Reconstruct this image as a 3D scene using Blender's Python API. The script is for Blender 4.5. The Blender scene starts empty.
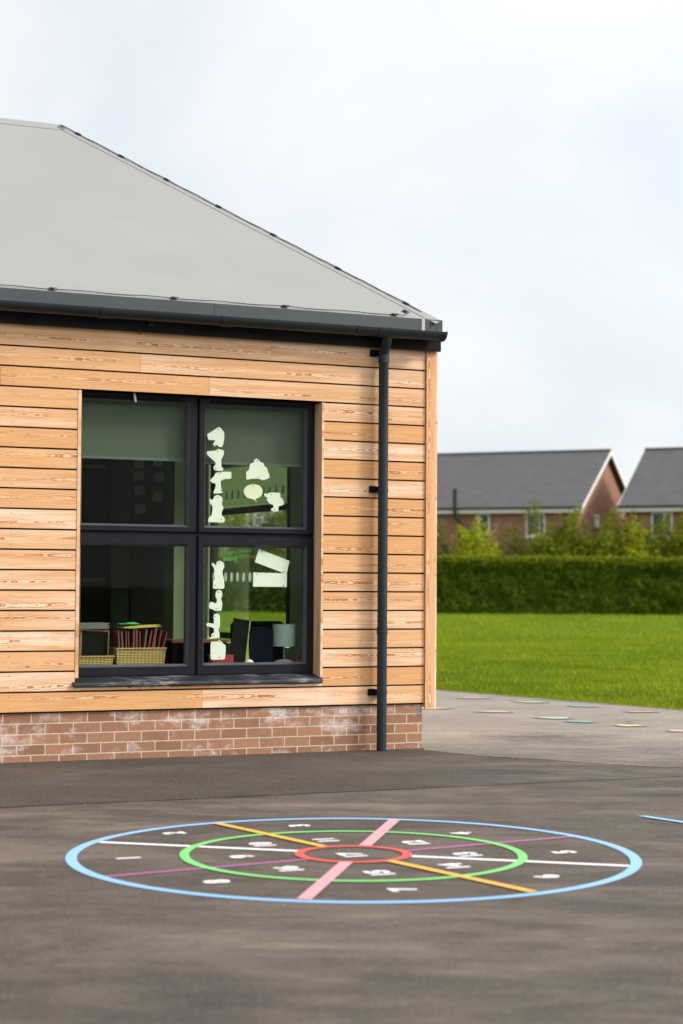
import bpy, bmesh, math, random
from math import sin, cos, pi, radians, sqrt
from mathutils import Vector, Matrix, noise

random.seed(11)
scene = bpy.context.scene
col = scene.collection

# ------------------------------------------------------------------ helpers
class MB:
    """collects faces, builds one mesh object"""
    def __init__(s):
        s.v = []; s.f = []; s.uv = []; s.a = []; s.mi = []
    def face(s, pts, uv=None, a=0.0, mi=0):
        i = len(s.v); s.v += [tuple(p) for p in pts]
        s.f.append(tuple(range(i, i + len(pts))))
        s.uv.append(uv); s.a.append(a); s.mi.append(mi)
    def box(s, x0, x1, y0, y1, z0, z1, a=0.0, uvf=None, ch=0.0):
        i = len(s.v)
        s.v += [(x0,y0,z0),(x1,y0,z0),(x1,y1,z0),(x0,y1,z0),(x0,y0,z1),(x1,y0,z1),(x1,y1,z1),(x0,y1,z1)]
        for q in ((0,1,5,4),(1,2,6,5),(2,3,7,6),(3,0,4,7),(4,5,6,7),(3,2,1,0)):
            s.f.append(tuple(i+k for k in q)); s.a.append(a); s.mi.append(0)
            s.uv.append([uvf(*s.v[i+k]) for k in q] if uvf else None)
    def prism(s, poly, axis, lo, hi, a=0.0):
        """extrude a 2-D outline (counter-clockwise or not) along an axis"""
        def P(p, t):
            if axis == 'x': return (t, p[0], p[1])
            if axis == 'y': return (p[0], t, p[1])
            return (p[0], p[1], t)
        n = len(poly); i = len(s.v)
        s.v += [P(p, lo) for p in poly] + [P(p, hi) for p in poly]
        fs = [tuple(range(i, i+n)), tuple(range(i+2*n-1, i+n-1, -1))]
        for k in range(n):
            m = (k+1) % n
            fs.append((i+m, i+k, i+n+k, i+n+m))
        for f in fs: s.f.append(f); s.uv.append(None); s.a.append(a); s.mi.append(0)
    def tube(s, pts, r, n=10, a=0.0, cap=True):
        rs = r if isinstance(r, (list, tuple)) else [r]*len(pts)
        pts = [Vector(p) for p in pts]; i = len(s.v)
        prev = None
        for k, p in enumerate(pts):
            d = (pts[min(k+1,len(pts)-1)] - pts[max(k-1,0)]).normalized()
            if prev is None:
                prev = d.orthogonal().normalized()
            prev = (prev - d*prev.dot(d)).normalized()
            w = d.cross(prev)
            for j in range(n):
                t = 2*pi*j/n
                s.v.append(tuple(p + (prev*cos(t) + w*sin(t))*rs[k]))
        def add(f): s.f.append(f); s.uv.append(None); s.a.append(a); s.mi.append(0)
        for k in range(len(pts)-1):
            for j in range(n):
                m = (j+1) % n
                add((i+k*n+j, i+k*n+m, i+(k+1)*n+m, i+(k+1)*n+j))
        if cap:
            add(tuple(i+j for j in range(n-1,-1,-1)))
            q = i+(len(pts)-1)*n
            add(tuple(q+j for j in range(n)))
    def lathe(s, prof, cx=0, cy=0, n=24, a=0.0):
        i = len(s.v)
        for (r, z) in prof:
            for j in range(n):
                t = 2*pi*j/n
                s.v.append((cx+r*cos(t), cy+r*sin(t), z))
        for k in range(len(prof)-1):
            for j in range(n):
                m = (j+1) % n
                s.f.append((i+k*n+j, i+k*n+m, i+(k+1)*n+m, i+(k+1)*n+j))
                s.uv.append(None); s.a.append(a); s.mi.append(0)
    def build(s, name, mats, parent=None, smooth=False, loc=None, rotz=0.0, fix=True):
        me = bpy.data.meshes.new(name)
        me.from_pydata(s.v, [], s.f)
        if any(u is not None for u in s.uv):
            ul = me.uv_layers.new(name='UVMap')
            li = 0; data = [0.0]*(2*len(me.loops))
            for f, u in zip(s.f, s.uv):
                for k in range(len(f)):
                    if u: data[2*li], data[2*li+1] = u[k]
                    li += 1
            ul.data.foreach_set('uv', data)
        if any(s.a):
            at = me.attributes.new('bid', 'FLOAT', 'FACE')
            at.data.foreach_set('value', s.a)
        if not isinstance(mats, (list, tuple)): mats = [mats]
        for m in mats: me.materials.append(m)
        if any(s.mi): me.polygons.foreach_set('material_index', s.mi)
        if smooth: me.polygons.foreach_set('use_smooth', [True]*len(me.polygons))
        me.update()
        if fix:
            bm = bmesh.new(); bm.from_mesh(me)
            bmesh.ops.recalc_face_normals(bm, faces=bm.faces)
            bm.to_mesh(me); bm.free()
        if smooth:
            try: me.set_sharp_from_angle(angle=radians(40))
            except Exception: pass
        o = bpy.data.objects.new(name, me); col.objects.link(o)
        if loc: o.location = loc
        o.rotation_euler = (0, 0, rotz)
        if parent: o.parent = parent
        return o

def tag(o, label=None, cat=None, group=None, kind=None):
    if label: o['label'] = label
    if cat: o['category'] = cat
    if group: o['group'] = group
    if kind: o['kind'] = kind
    return o

def empty(name, loc, rz=0.0):
    o = bpy.data.objects.new(name, None); col.objects.link(o)
    o.location = loc; o.rotation_euler = (0,0,rz); o.empty_display_size = 0.2
    return o

def bevel(o, w, seg=2):
    m = o.modifiers.new('bevel', 'BEVEL'); m.width = w; m.segments = seg; m.limit_method = 'ANGLE'
    m.angle_limit = radians(35)
    return o

# ------------------------------------------------------------------ materials
class NT:
    def __init__(s, name):
        s.m = bpy.data.materials.new(name); s.m.use_nodes = True
        s.t = s.m.node_tree; s.n = s.t.nodes; s.l = s.t.links
        s.b = s.n['Principled BSDF']; s.out = s.n['Material Output']
    def new(s, typ, **kw):
        x = s.n.new(typ)
        for k, v in kw.items(): setattr(x, k, v)
        return x
    def put(s, sock, v):
        if hasattr(v, 'is_linked') or hasattr(v, 'links'): s.l.new(v, sock)
        elif v is not None: sock.default_value = v
    def math(s, op, a, b=None, c=None, clamp=False):
        x = s.new('ShaderNodeMath', operation=op); x.use_clamp = clamp
        s.put(x.inputs[0], a); s.put(x.inputs[1], b)
        if c is not None: s.put(x.inputs[2], c)
        return x.outputs[0]
    def noise(s, vec, scale, detail=3, rough=.55, dist=0.0):
        x = s.new('ShaderNodeTexNoise'); s.put(x.inputs['Vector'], vec)
        x.inputs['Scale'].default_value = scale; x.inputs['Detail'].default_value = detail
        x.inputs['Roughness'].default_value = rough; x.inputs['Distortion'].default_value = dist
        return x.outputs['Fac']
    def ramp(s, fac, stops, interp='LINEAR'):
        x = s.new('ShaderNodeValToRGB'); s.put(x.inputs[0], fac)
        cr = x.color_ramp; cr.interpolation = interp
        while len(cr.elements) < len(stops): cr.elements.new(.5)
        for e, (p, c) in zip(cr.elements, stops):
            e.position = p; e.color = (c, c, c, 1) if isinstance(c, (int, float)) else (*c, 1)
        return x.outputs[0]
    def mix(s, fac, a, b, blend='MIX'):
        x = s.new('ShaderNodeMix', data_type='RGBA', blend_type=blend)
        s.put(x.inputs['Factor'], fac)
        for k, v in ((6, a), (7, b)):
            if isinstance(v, tuple): v = (*v, 1) if len(v) == 3 else v
            s.put(x.inputs[k], v)
        return x.outputs[2]
    def mapr(s, v, a, b, c, d):
        x = s.new('ShaderNodeMapRange'); s.put(x.inputs[0], v)
        for i, q in enumerate((a, b, c, d)): x.inputs[i+1].default_value = q
        return x.outputs[0]
    def obj(s): return s.new('ShaderNodeTexCoord').outputs['Object']
    def scale(s, vec, xyz, loc=(0,0,0)):
        x = s.new('ShaderNodeMapping'); s.put(x.inputs[0], vec)
        x.inputs['Scale'].default_value = xyz; x.inputs['Location'].default_value = loc
        return x.outputs[0]
    def bump(s, h, strength=.3, dist=.01):
        x = s.new('ShaderNodeBump'); x.inputs['Strength'].default_value = strength
        x.inputs['Distance'].default_value = dist; s.put(x.inputs['Height'], h)
        s.l.new(x.outputs[0], s.b.inputs['Normal'])
    def fin(s, color=None, rough=None, spec=None, metal=None):
        if color is not None: s.put(s.b.inputs['Base Color'], (*color,1) if isinstance(color, tuple) and len(color)==3 else color)
        if rough is not None: s.put(s.b.inputs['Roughness'], rough)
        if spec is not None: s.put(s.b.inputs['Specular IOR Level'], spec)
        if metal is not None: s.put(s.b.inputs['Metallic'], metal)
        return s.m

def plain(name, c, rough=.6, var=.12, sc=6.0, spec=.4, metal=0.0, bump=0.0):
    k = NT(name); o = k.obj()
    n = k.noise(o, sc, 4, .6)
    f = k.mapr(n, .3, .7, 1-var, 1+var)
    c1 = k.mix(1.0, c, (1,1,1))
    mul = k.new('ShaderNodeMix', data_type='RGBA', blend_type='MULTIPLY')
    mul.inputs['Factor'].default_value = 1.0
    mul.inputs[6].default_value = (*c, 1)
    cb = k.new('ShaderNodeCombineColor')
    for i in range(3): k.l.new(f, cb.inputs[i])
    k.l.new(cb.outputs[0], mul.inputs[7])
    if bump: k.bump(n, bump, .01)
    r = k.mapr(k.noise(o, sc*2.3, 3), .3, .7, max(.03, rough-.08), min(1, rough+.08))
    return k.fin(mul.outputs[2], r, spec, metal)

M = {}
def wood_mat(name, pale, orange, dark):
    k = NT(name)
    uv = k.new('ShaderNodeUVMap').outputs[0]
    bid = k.new('ShaderNodeAttribute', attribute_name='bid').outputs['Fac']
    wn = k.new('ShaderNodeTexWhiteNoise', noise_dimensions='1D'); k.l.new(bid, wn.inputs['W'])
    sp = k.new('ShaderNodeSeparateColor'); k.l.new(wn.outputs['Color'], sp.inputs[0])
    r1, r2, r3 = sp.outputs
    sx = k.new('ShaderNodeSeparateXYZ'); k.l.new(uv, sx.inputs[0]); u, v = sx.outputs[0], sx.outputs[1]
    uo = k.math('ADD', u, k.math('MULTIPLY', r1, 57.0))
    # a log cut lengthwise: distance from a wandering pith
    cv = k.new('ShaderNodeCombineXYZ'); k.l.new(uo, cv.inputs[0]); k.l.new(k.math('MULTIPLY', r2, 31.0), cv.inputs[1])
    wob = k.noise(cv.outputs[0], .9, 2, .5)
    wob2 = k.noise(k.scale(cv.outputs[0], (16.0,1,1)), 1.0, 2, .5)
    h = k.math('ADD', k.mapr(wob, .25, .75, .0, .042), k.mapr(wob2, .3, .7, -.003, .003))
    off = k.math('ADD', v, k.math('ADD', k.mapr(r3, 0, 1, -.028, .028), k.mapr(k.noise(k.scale(cv.outputs[0], (.5,1,1), (9,4,0)), 1.0, 2, .5), .3, .7, -.022, .022)))
    d = k.math('SQRT', k.math('ADD', k.math('MULTIPLY', off, off), k.math('MULTIPLY', h, h)))
    cu = k.new('ShaderNodeCombineXYZ'); k.l.new(uo, cu.inputs[0]); k.l.new(v, cu.inputs[1]); k.l.new(k.math('MULTIPLY', r2, 9.0), cu.inputs[2])
    jit = k.noise(k.scale(cu.outputs[0], (34, 45, 1)), 1.0, 3, .6)
    ph = k.math('ADD', k.math('MULTIPLY', d, 2*pi/.0082), k.math('MULTIPLY', jit, 5.5))
    s1 = k.math('ADD', k.math('MULTIPLY', k.math('SINE', ph), .5), .5)
    ring = k.math('POWER', s1, 2.2)
    # rings strongest in the cathedral (flat sawn) part
    flat = k.math('SUBTRACT', 1.0, k.math('MULTIPLY', k.math('ABSOLUTE', off), 17.0), clamp=True)
    patch = k.mapr(k.noise(k.scale(cu.outputs[0], (2.2, 8, 1)), 1.0, 2, .5), .42, .62, .15, 1.0)
    amt = k.math('MULTIPLY', ring, k.math('MULTIPLY', k.math('ADD', k.math('MULTIPLY', flat, .85), .22), patch))
    fine = k.noise(k.scale(cu.outputs[0], (3.5, 260, 1)), 1.0, 3, .6)
    broad = k.noise(k.scale(cu.outputs[0], (.9, 16, 1)), 1.0, 3, .55)
    base = k.mix(k.mapr(r2, .25, .85, 0.0, 1.0), pale, orange)
    base = k.mix(k.mapr(broad, .40, .62, 0, .85), base, orange)
    base = k.mix(k.mapr(fine, .42, .70, 0, .5), base, dark)
    c = k.mix(k.math('MULTIPLY', amt, 1.0), base, dark)
    whit = k.math('MULTIPLY', k.math('POWER', k.math('SUBTRACT', 1.0, s1), 3.0), k.math('MULTIPLY', flat, patch))
    c = k.mix(k.math('MULTIPLY', whit, .42), c, (.88,.70,.52))
    # knots
    vo = k.new('ShaderNodeTexVoronoi'); k.l.new(k.scale(cu.outputs[0], (2.3, 7.5, 1)), vo.inputs['Vector']); vo.inputs['Scale'].default_value = 1.0
    kn = k.math('LESS_THAN', vo.outputs['Distance'], .045)
    c = k.mix(k.math('MULTIPLY', kn, .8), c, (.16,.07,.03))
    # lengthwise soft grey/brown staining
    st = k.noise(k.scale(k.obj(), (1.2, 1.2, 1.6)), 1.0, 5, .65)
    c = k.mix(k.mapr(st, .56, .75, 0, .25), c, (.40,.24,.13))
    # nail heads over the battens
    un = k.math('SUBTRACT', k.math('MULTIPLY', k.math('FRACT', k.math('MULTIPLY', k.math('ADD', u, .13), 1/.6)), .6), .3)
    vn = k.math('SUBTRACT', k.math('ABSOLUTE', v), .042)
    nd = k.math('SQRT', k.math('ADD', k.math('MULTIPLY', un, un), k.math('MULTIPLY', vn, vn)))
    c = k.mix(k.math('MULTIPLY', k.math('LESS_THAN', nd, .0042), .7), c, (.12,.10,.09))
    k.bump(fine, .12, .004)
    return k.fin(c, .62, .25)
M['larch'] = wood_mat('larch', (.86,.615,.44), (.67,.36,.15), (.38,.14,.035))
M['reveal_wood'] = plain('reveal_wood', (.42,.24,.12), .6, .18, 14)

def brick_mat(name, c1, c2, mortar, bw=.208, rh=.0752, eff=0.0, phx=0.0, phz=0.0, ms=.0055):
    k = NT(name); o = k.obj()
    sx = k.new('ShaderNodeSeparateXYZ'); k.l.new(o, sx.inputs[0])
    cx = k.new('ShaderNodeCombineXYZ')
    k.l.new(k.math('ADD', k.math('ADD', sx.outputs[0], sx.outputs[1]), phx), cx.inputs[0])
    k.l.new(k.math('ADD', sx.outputs[2], phz), cx.inputs[1])
    wv = k.new('ShaderNodeVectorMath', operation='ADD'); k.l.new(cx.outputs[0], wv.inputs[0])
    nv = k.new('ShaderNodeTexNoise'); k.l.new(o, nv.inputs['Vector']); nv.inputs['Scale'].default_value = 9
    sc = k.new('ShaderNodeVectorMath', operation='SCALE'); k.l.new(nv.outputs['Color'], sc.inputs[0]); sc.inputs['Scale'].default_value = .006
    k.l.new(sc.outputs[0], wv.inputs[1])
    b = k.new('ShaderNodeTexBrick'); k.l.new(wv.outputs[0], b.inputs['Vector'])
    b.inputs['Scale'].default_value = 1; b.inputs['Brick Width'].default_value = bw; b.inputs['Row Height'].default_value = rh
    b.inputs['Mortar Size'].default_value = ms; b.inputs['Mortar Smooth'].default_value = .25; b.inputs['Bias'].default_value = 0
    b.inputs['Color1'].default_value = (*c1,1); b.inputs['Color2'].default_value = (*c2,1); b.inputs['Mortar'].default_value = (*mortar,1)
    n1 = k.noise(o, 38, 5, .7); n2 = k.noise(o, 5, 4, .6)
    c = k.mix(k.mapr(n1, .35, .7, 0, .45), b.outputs['Color'], tuple(x*.62 for x in c1))
    if eff:
        e = k.noise(k.scale(o, (1.1, 1.1, 2.1), (3.3,0,1.7)), 2.3, 6, .68)
        e2 = k.noise(o, 55, 3, .6)
        m = k.math('MULTIPLY', k.mapr(e, .51, .66, 0, 1), k.mapr(e2, .3, .65, .25, 1))
        c = k.mix(k.math('MULTIPLY', m, eff), c, (.72,.66,.62))
    c = k.mix(k.mapr(n2, .55, .8, 0, .3), c, (.12,.07,.05))
    h = k.math('ADD', k.math('MULTIPLY', b.outputs['Fac'], -1.0), k.math('MULTIPLY', n1, .35))
    k.bump(h, .6, .006)
    return k.fin(c, .85, .2)
M['brick'] = brick_mat('plinth_brick', (.37,.19,.112), (.235,.115,.07), (.58,.46,.34), eff=.9, phx=.103-.002, phz=-.055)
M['house_brick'] = brick_mat('house_brick', (.37,.18,.11), (.26,.125,.08), (.38,.29,.23), bw=.225, rh=.075)

def membrane():
    k = NT('roof_membrane'); o = k.obj()
    n = k.noise(o, .9, 5, .6); n2 = k.noise(k.scale(o, (.6,2,2)), 2.0, 4, .6)
    c = k.mix(k.mapr(n, .35, .7, 0, .55), (.275,.272,.266), (.25,.248,.242))
    c = k.mix(k.mapr(n2, .5, .8, 0, .3), c, (.225,.222,.217))
    return k.fin(c, .7, .25)
M['membrane'] = membrane()
M['trim_grey'] = plain('edge_trim_grey', (.042,.048,.053), .5, .1, 4)
M['dark_plastic'] = plain('gutter_plastic', (.013,.018,.021), .45, .2, 5, .3)
M['pipe_plastic'] = plain('pipe_plastic', (.016,.023,.027), .5, .15, 5, .25)
M['black_fascia'] = plain('fascia_black', (.006,.0065,.007), .6, .2, 5, .1)
M['frame'] = plain('frame_anthracite', (.0085,.009,.013), .5, .12, 7, .13)
M['bead_lit'] = plain('frame_bead_highlight', (.07,.075,.085), .42, .1, 7, .3)  # paler than the frame: the chamfer's sky highlight is put into the colour
M['backing'] = plain('batten_dark', (.03,.02,.014), .9, .2, 5)
M['steel'] = plain('steel_cable', (.06,.06,.06), .45, .2, 9, .5, .6)
M['strap'] = plain('pale_strap', (.42,.40,.37), .6, .1, 9)

def sill_mat():
    k = NT('sill_metal'); o = k.obj()
    n = k.noise(k.scale(o, (6, 30, 30)), 1.2, 5, .7)
    m = k.noise(o, 2.3, 2, .5)
    f = k.math('MULTIPLY', k.mapr(n, .47, .62, 0, 1), k.mapr(m, .45, .6, 0, 1))
    c = k.mix(k.math('MULTIPLY', f, .5), (.017,.019,.025), (.42,.44,.46))
    return k.fin(c, .4, .45)
M['sill'] = sill_mat()

def glass_mat(name, tint, refl=1.0):
    k = NT(name); k.n.remove(k.b)
    tr = k.new('ShaderNodeBsdfTransparent'); tr.inputs[0].default_value = (*tint, 1)
    gl = k.new('ShaderNodeBsdfGlossy'); gl.inputs['Roughness'].default_value = 0.0
    gl.inputs['Color'].default_value = (.9,.95,.9,1)
    fr = k.new('ShaderNodeFresnel'); fr.inputs['IOR'].default_value = 1.45
    mx = k.new('ShaderNodeMixShader')
    k.l.new(k.math('MULTIPLY', fr.outputs[0], refl), mx.inputs[0])
    k.l.new(tr.outputs[0], mx.inputs[1]); k.l.new(gl.outputs[0], mx.inputs[2])
    k.l.new(mx.outputs[0], k.out.inputs['Surface'])
    return k.m
M['glass'] = glass_mat('tinted_glass', (.925,.955,.91), .10)
M['clear_glass'] = glass_mat('clear_glass', (.93,.97,.90), .3)
M['house_glass'] = plain('house_window_glass', (.05,.07,.07), .08, .1, 2, .5)

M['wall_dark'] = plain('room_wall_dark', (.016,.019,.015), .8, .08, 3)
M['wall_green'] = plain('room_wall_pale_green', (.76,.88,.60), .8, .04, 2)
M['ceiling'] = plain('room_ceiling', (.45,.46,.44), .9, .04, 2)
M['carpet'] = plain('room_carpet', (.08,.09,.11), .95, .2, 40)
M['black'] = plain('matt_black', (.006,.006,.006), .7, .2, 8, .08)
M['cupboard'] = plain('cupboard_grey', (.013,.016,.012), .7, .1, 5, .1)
M['wood_brown'] = plain('stained_wood', (.26,.12,.055), .5, .2, 16)
M['wood_gold'] = plain('gilded_wood', (.24,.14,.04), .45, .2, 16)
M['blind'] = plain('blind_fabric', (.072,.092,.068), .85, .05, 60)
M['blind_bar'] = plain('blind_bar', (.09,.115,.088), .5, .05, 30)
M['paper'] = plain('white_card', (.80,.80,.76), .75, .03, 12)
M['paper_cream'] = plain('cream_card', (.80,.77,.62), .75, .03, 12)
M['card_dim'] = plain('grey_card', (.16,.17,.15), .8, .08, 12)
M['shade'] = plain('lamp_shade_fabric', (.36,.42,.42), .85, .06, 60)
M['metal_lamp'] = plain('lamp_steel', (.45,.45,.45), .3, .1, 9, .5, .8)
M['navy'] = plain('navy_fabric', (.007,.009,.02), .9, .2, 40, .08)
M['red'] = plain('red_cover', (.30,.02,.03), .5, .1, 9)
M['folder_red'] = plain('folder_maroon', (.16,.03,.028), .4, .25, 14)
M['folder_clear'] = plain('folder_clear_grey', (.13,.085,.065), .3, .25, 14)
M['yellow_paper'] = plain('yellow_paper', (.58,.50,.12), .7, .1, 12)
M['green_paper'] = plain('green_paper', (.10,.42,.12), .7, .1, 12)
M['chalk'] = plain('chalkboard_slate', (.006,.008,.007), .8, .3, 9, .08)
M['ink'] = plain('green_ink', (.06,.36,.13), .6, .1, 9)
M['lime_edge'] = plain('lime_edge', (.33,.42,.10), .6, .1, 9)

def wicker():
    k = NT('wicker'); o = k.obj()
    w1 = k.new('ShaderNodeTexWave', wave_type='BANDS', bands_direction='Z'); k.l.new(o, w1.inputs[0])
    w1.inputs['Scale'].default_value = 26; w1.inputs['Distortion'].default_value = 1.0
    w2 = k.new('ShaderNodeTexWave', wave_type='BANDS', bands_direction='X'); k.l.new(o, w2.inputs[0])
    w2.inputs['Scale'].default_value = 11; w2.inputs['Distortion'].default_value = .6
    f = k.math('MULTIPLY', w1.outputs['Fac'], k.math('ADD', k.math('MULTIPLY', w2.outputs['Fac'], .7), .3))
    c = k.mix(f, (.26,.15,.04), (.72,.55,.25))
    k.bump(f, .8, .01)
    return k.fin(c, .6, .3)
M['wicker'] = wicker()

def tarmac_color(k, o, c1, c2, c3, streak=.5, stain=None):
    big = k.noise(o, .55, 5, .6)
    mid = k.noise(k.scale(o, (1.6, 1.0, 1)), 1.6, 6, .68, .4)
    rot = k.new('ShaderNodeMapping'); k.l.new(o, rot.inputs[0]); rot.inputs['Rotation'].default_value = (0,0,radians(-28)); rot.inputs['Scale'].default_value = (.7, 1.9, 1)
    stk = k.noise(rot.outputs[0], 1.1, 6, .70, .9)
    rot2 = k.new('ShaderNodeMapping'); k.l.new(o, rot2.inputs[0]); rot2.inputs['Rotation'].default_value = (0,0,radians(-52)); rot2.inputs['Scale'].default_value = (.8, 3.2, 1)
    stk2 = k.noise(rot2.outputs[0], 1.0, 5, .7, .8)
    c = k.mix(k.mapr(big, .38, .62, 0, 1), c1, c2)
    c = k.mix(k.mapr(mid, .42, .62, 0, .85), c, c3)
    c = k.mix(k.mapr(stk, .49, .64, 0, streak), c, tuple(x*1.55 for x in c2))
    c = k.mix(k.mapr(stk2, .51, .64, 0, streak*.7), c, tuple(x*1.45 for x in c2))
    c = k.mix(k.mapr(stk, .45, .25, 0, streak), c, tuple(x*.55 for x in c1))
    # worn, scuffed and damp areas
    wr = k.new('ShaderNodeMapping'); k.l.new(o, wr.inputs[0]); wr.inputs['Rotation'].default_value = (0,0,radians(-38)); wr.inputs['Scale'].default_value = (.55, 1.5, 1)
    w1 = k.noise(wr.outputs[0], .9, 7, .66, 1.1)
    w2 = k.noise(o, .42, 4, .6, .5)
    lv = k.math('MULTIPLY', k.mapr(w1, .34, .66, 1-.42*streak, 1+.42*streak), k.mapr(w2, .35, .65, 1-.22*streak, 1+.22*streak))
    mc = k.new('ShaderNodeCombineColor'); k.l.new(k.math('MULTIPLY', lv, 1.03), mc.inputs[0]); k.l.new(lv, mc.inputs[1]); k.l.new(k.math('MULTIPLY', lv, .95), mc.inputs[2])
    c = k.mix(1.0, c, mc.outputs[0], 'MULTIPLY')
    if stain:
        t = k.noise(k.scale(o, (.9, 1.2, 1), (4,2,0)), .8, 7, .74, 1.2)
        c = k.mix(k.mapr(t, .54, .70, 0, .8), c, stain)
    return c
def tarmac(name, A, seed=0.0, rough=.82, other=None, blend=None, spot=None):
    k = NT(name); src = k.obj(); o = k.scale(src, (1,1,1), (seed, seed*.7, 0))
    grit = k.noise(src, 130, 3, .7); grit2 = k.noise(src, 420, 2, .6)
    c = tarmac_color(k, o, *A)
    c2 = A[1]; c1 = A[0]
    if other:
        cb = tarmac_color(k, src, *other)
        sx = k.new('ShaderNodeSeparateXYZ'); k.l.new(src, sx.inputs[0])
        v = blend(k, sx.outputs[0], sx.outputs[1])
        n = k.noise(k.scale(src, (.7, 2.4, 1)), 1.3, 6, .7, .5)
        f = k.math('ADD', v, k.mapr(n, .2, .8, -.55, .55), clamp=True)
        c = k.mix(f, c, cb)
    if spot:
        vm = k.new('ShaderNodeVectorMath', operation='LENGTH'); k.l.new(k.scale(src, (1/spot[2], 1/spot[3], 0), (-spot[0]/spot[2], -spot[1]/spot[3], 0)), vm.inputs[0])
        sn = k.noise(k.scale(src, (2.2, 2.6, 1)), 1.5, 6, .75, .8)
        sf = k.math('ADD', k.mapr(vm.outputs['Value'], 0, 1.6, 1.0, -.6), k.mapr(sn, .3, .7, -.7, .8), clamp=True)
        c = k.mix(k.math('MULTIPLY', sf, .95), c, spot[4])
    g3 = k.noise(src, 48, 4, .75)
    c = k.mix(k.mapr(g3, .51, .65, 0, .42), c, tuple(x*1.75 for x in c2))
    c = k.mix(k.mapr(g3, .49, .35, 0, .42), c, tuple(x*.45 for x in c1))
    c = k.mix(k.mapr(grit, .52, .64, 0, .6), c, tuple(x*2.0 for x in c2))
    c = k.mix(k.mapr(grit, .48, .36, 0, .6), c, tuple(x*.35 for x in c1))
    vo = k.new('ShaderNodeTexVoronoi'); k.l.new(src, vo.inputs['Vector']); vo.inputs['Scale'].default_value = 26
    c = k.mix(k.math('MULTIPLY', k.math('LESS_THAN', vo.outputs['Distance'], .085), .8), c, (.42,.40,.37))
    k.bump(k.math('ADD', grit, k.math('MULTIPLY', grit2, .5)), .7, .008)
    return k.fin(c, rough, .3)
TA = ((.076,.061,.049), (.109,.089,.073), (.050,.040,.033), .9)
M['tarmac'] = tarmac('playground_tarmac', TA)
M['tarmac_new'] = tarmac('newer_tarmac', ((.062,.050,.041), (.080,.066,.055), (.048,.039,.032), .5), 5.0, other=TA, blend=lambda k, x, y: k.mapr(x, .2, 1.5, -.6, 1.6))
M['path'] = tarmac('pale_tarmac', ((.245,.212,.180), (.285,.25,.215), (.215,.187,.158), .3, (.085,.068,.054)), 9.0, other=TA, blend=lambda k, x, y: k.mapr(y, 13.2, 16.6, 1.6, -.6), spot=(1.75, 15.6, .75, .7, (.04,.032,.026)))
M['seal'] = plain('joint_seal', (.022,.019,.017), .8, .3, 20)

def paint(name, c):
    k = NT('paint_' + name); o = k.obj()
    g = k.noise(o, 60, 5, .75); m = k.noise(o, 7, 4, .65)
    w = k.math('MULTIPLY', k.mapr(g, .56, .72, 0, 1), k.mapr(m, .45, .7, .0, .55))
    d = k.mix(k.mapr(m, .3, .7, 0, .3), c, tuple(x*.8 for x in c))
    k.bump(g, .3, .004)
    return k.fin(k.mix(w, d, (.12,.10,.085)), .6, .3)
P = {'blue': paint('blue', (.27,.50,.80)), 'green': paint('green', (.20,.62,.17)), 'red': paint('red', (.68,.10,.08)),
     'pink': paint('pink', (.74,.33,.36)), 'white': paint('white', (.88,.83,.84)), 'orange': paint('orange', (.80,.43,.07)),
     'purple': paint('purple', (.42,.13,.30)), 'grey': paint('grey', (.205,.18,.155)), 'teal': paint('teal', (0.198, 0.364, 0.332)), 'mint': paint('mint', (0.438, 0.562, 0.452)),
     'yellow': paint('yellow', (0.576, 0.514, 0.26)), 'peach': paint('peach', (0.576, 0.37, 0.212)), 'coral': paint('coral', (0.558, 0.292, 0.212)), 'rose': paint('rose', (0.576, 0.37, 0.356)), 'lightgreen': paint('lightgreen', (0.378, 0.502, 0.29))}

def leaf_mat(name, a, b, c, trans=.35):
    k = NT(name)
    at = k.new('ShaderNodeAttribute', attribute_name='bid').outputs['Fac']
    n = k.noise(k.obj(), .9, 3, .6)
    cc = k.mix(at, a, b)
    cc = k.mix(k.mapr(n, .45, .7, 0, .6), cc, c)
    k.fin(cc, .8, .08)
    t = k.new('ShaderNodeBsdfTranslucent'); k.l.new(cc, t.inputs[0])
    mx = k.new('ShaderNodeMixShader'); mx.inputs[0].default_value = trans
    k.l.new(k.b.outputs[0], mx.inputs[1]); k.l.new(t.outputs[0], mx.inputs[2]); k.l.new(mx.outputs[0], k.out.inputs[0])
    return k.m
M['dot'] = leaf_mat('frosted_dot', (.72,.78,.72), (.7,.7,.7), (.72,.78,.72), .75)
M['green_blind'] = leaf_mat('green_blind', (.19,.25,.12), (.19,.25,.12), (.17,.23,.11), .6)
M['hedge_leaf'] = leaf_mat('hedge_leaf', (.068,.115,.010), (.185,.26,.018), (.125,.19,.013))
M['hedge_top'] = leaf_mat('hedge_new_growth', (.15,.20,.012), (.25,.29,.02), (.19,.235,.014))
M['hedge_core_shade'] = plain('hedge_core_shade', (.014,.022,.003), .95, .4, 3, .02)  # near-black green, shade in the gaps between leaves painted as colour
M['lime_leaf'] = leaf_mat('lime_leaf', (.24,.29,.010), (.42,.44,.02), (.30,.34,.012))
M['olive_leaf'] = leaf_mat('olive_leaf', (.12,.145,.012), (.26,.28,.02), (.18,.20,.015))
M['brown_leaf'] = leaf_mat('brown_green_leaf', (.12,.125,.025), (.20,.20,.035), (.15,.15,.03))
M['bark'] = plain('bark', (.10,.07,.045), .9, .3, 14)
M['blade'] = leaf_mat('grass_blade', (.135,.205,.010), (.28,.34,.022), (.195,.265,.014), .3)

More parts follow.
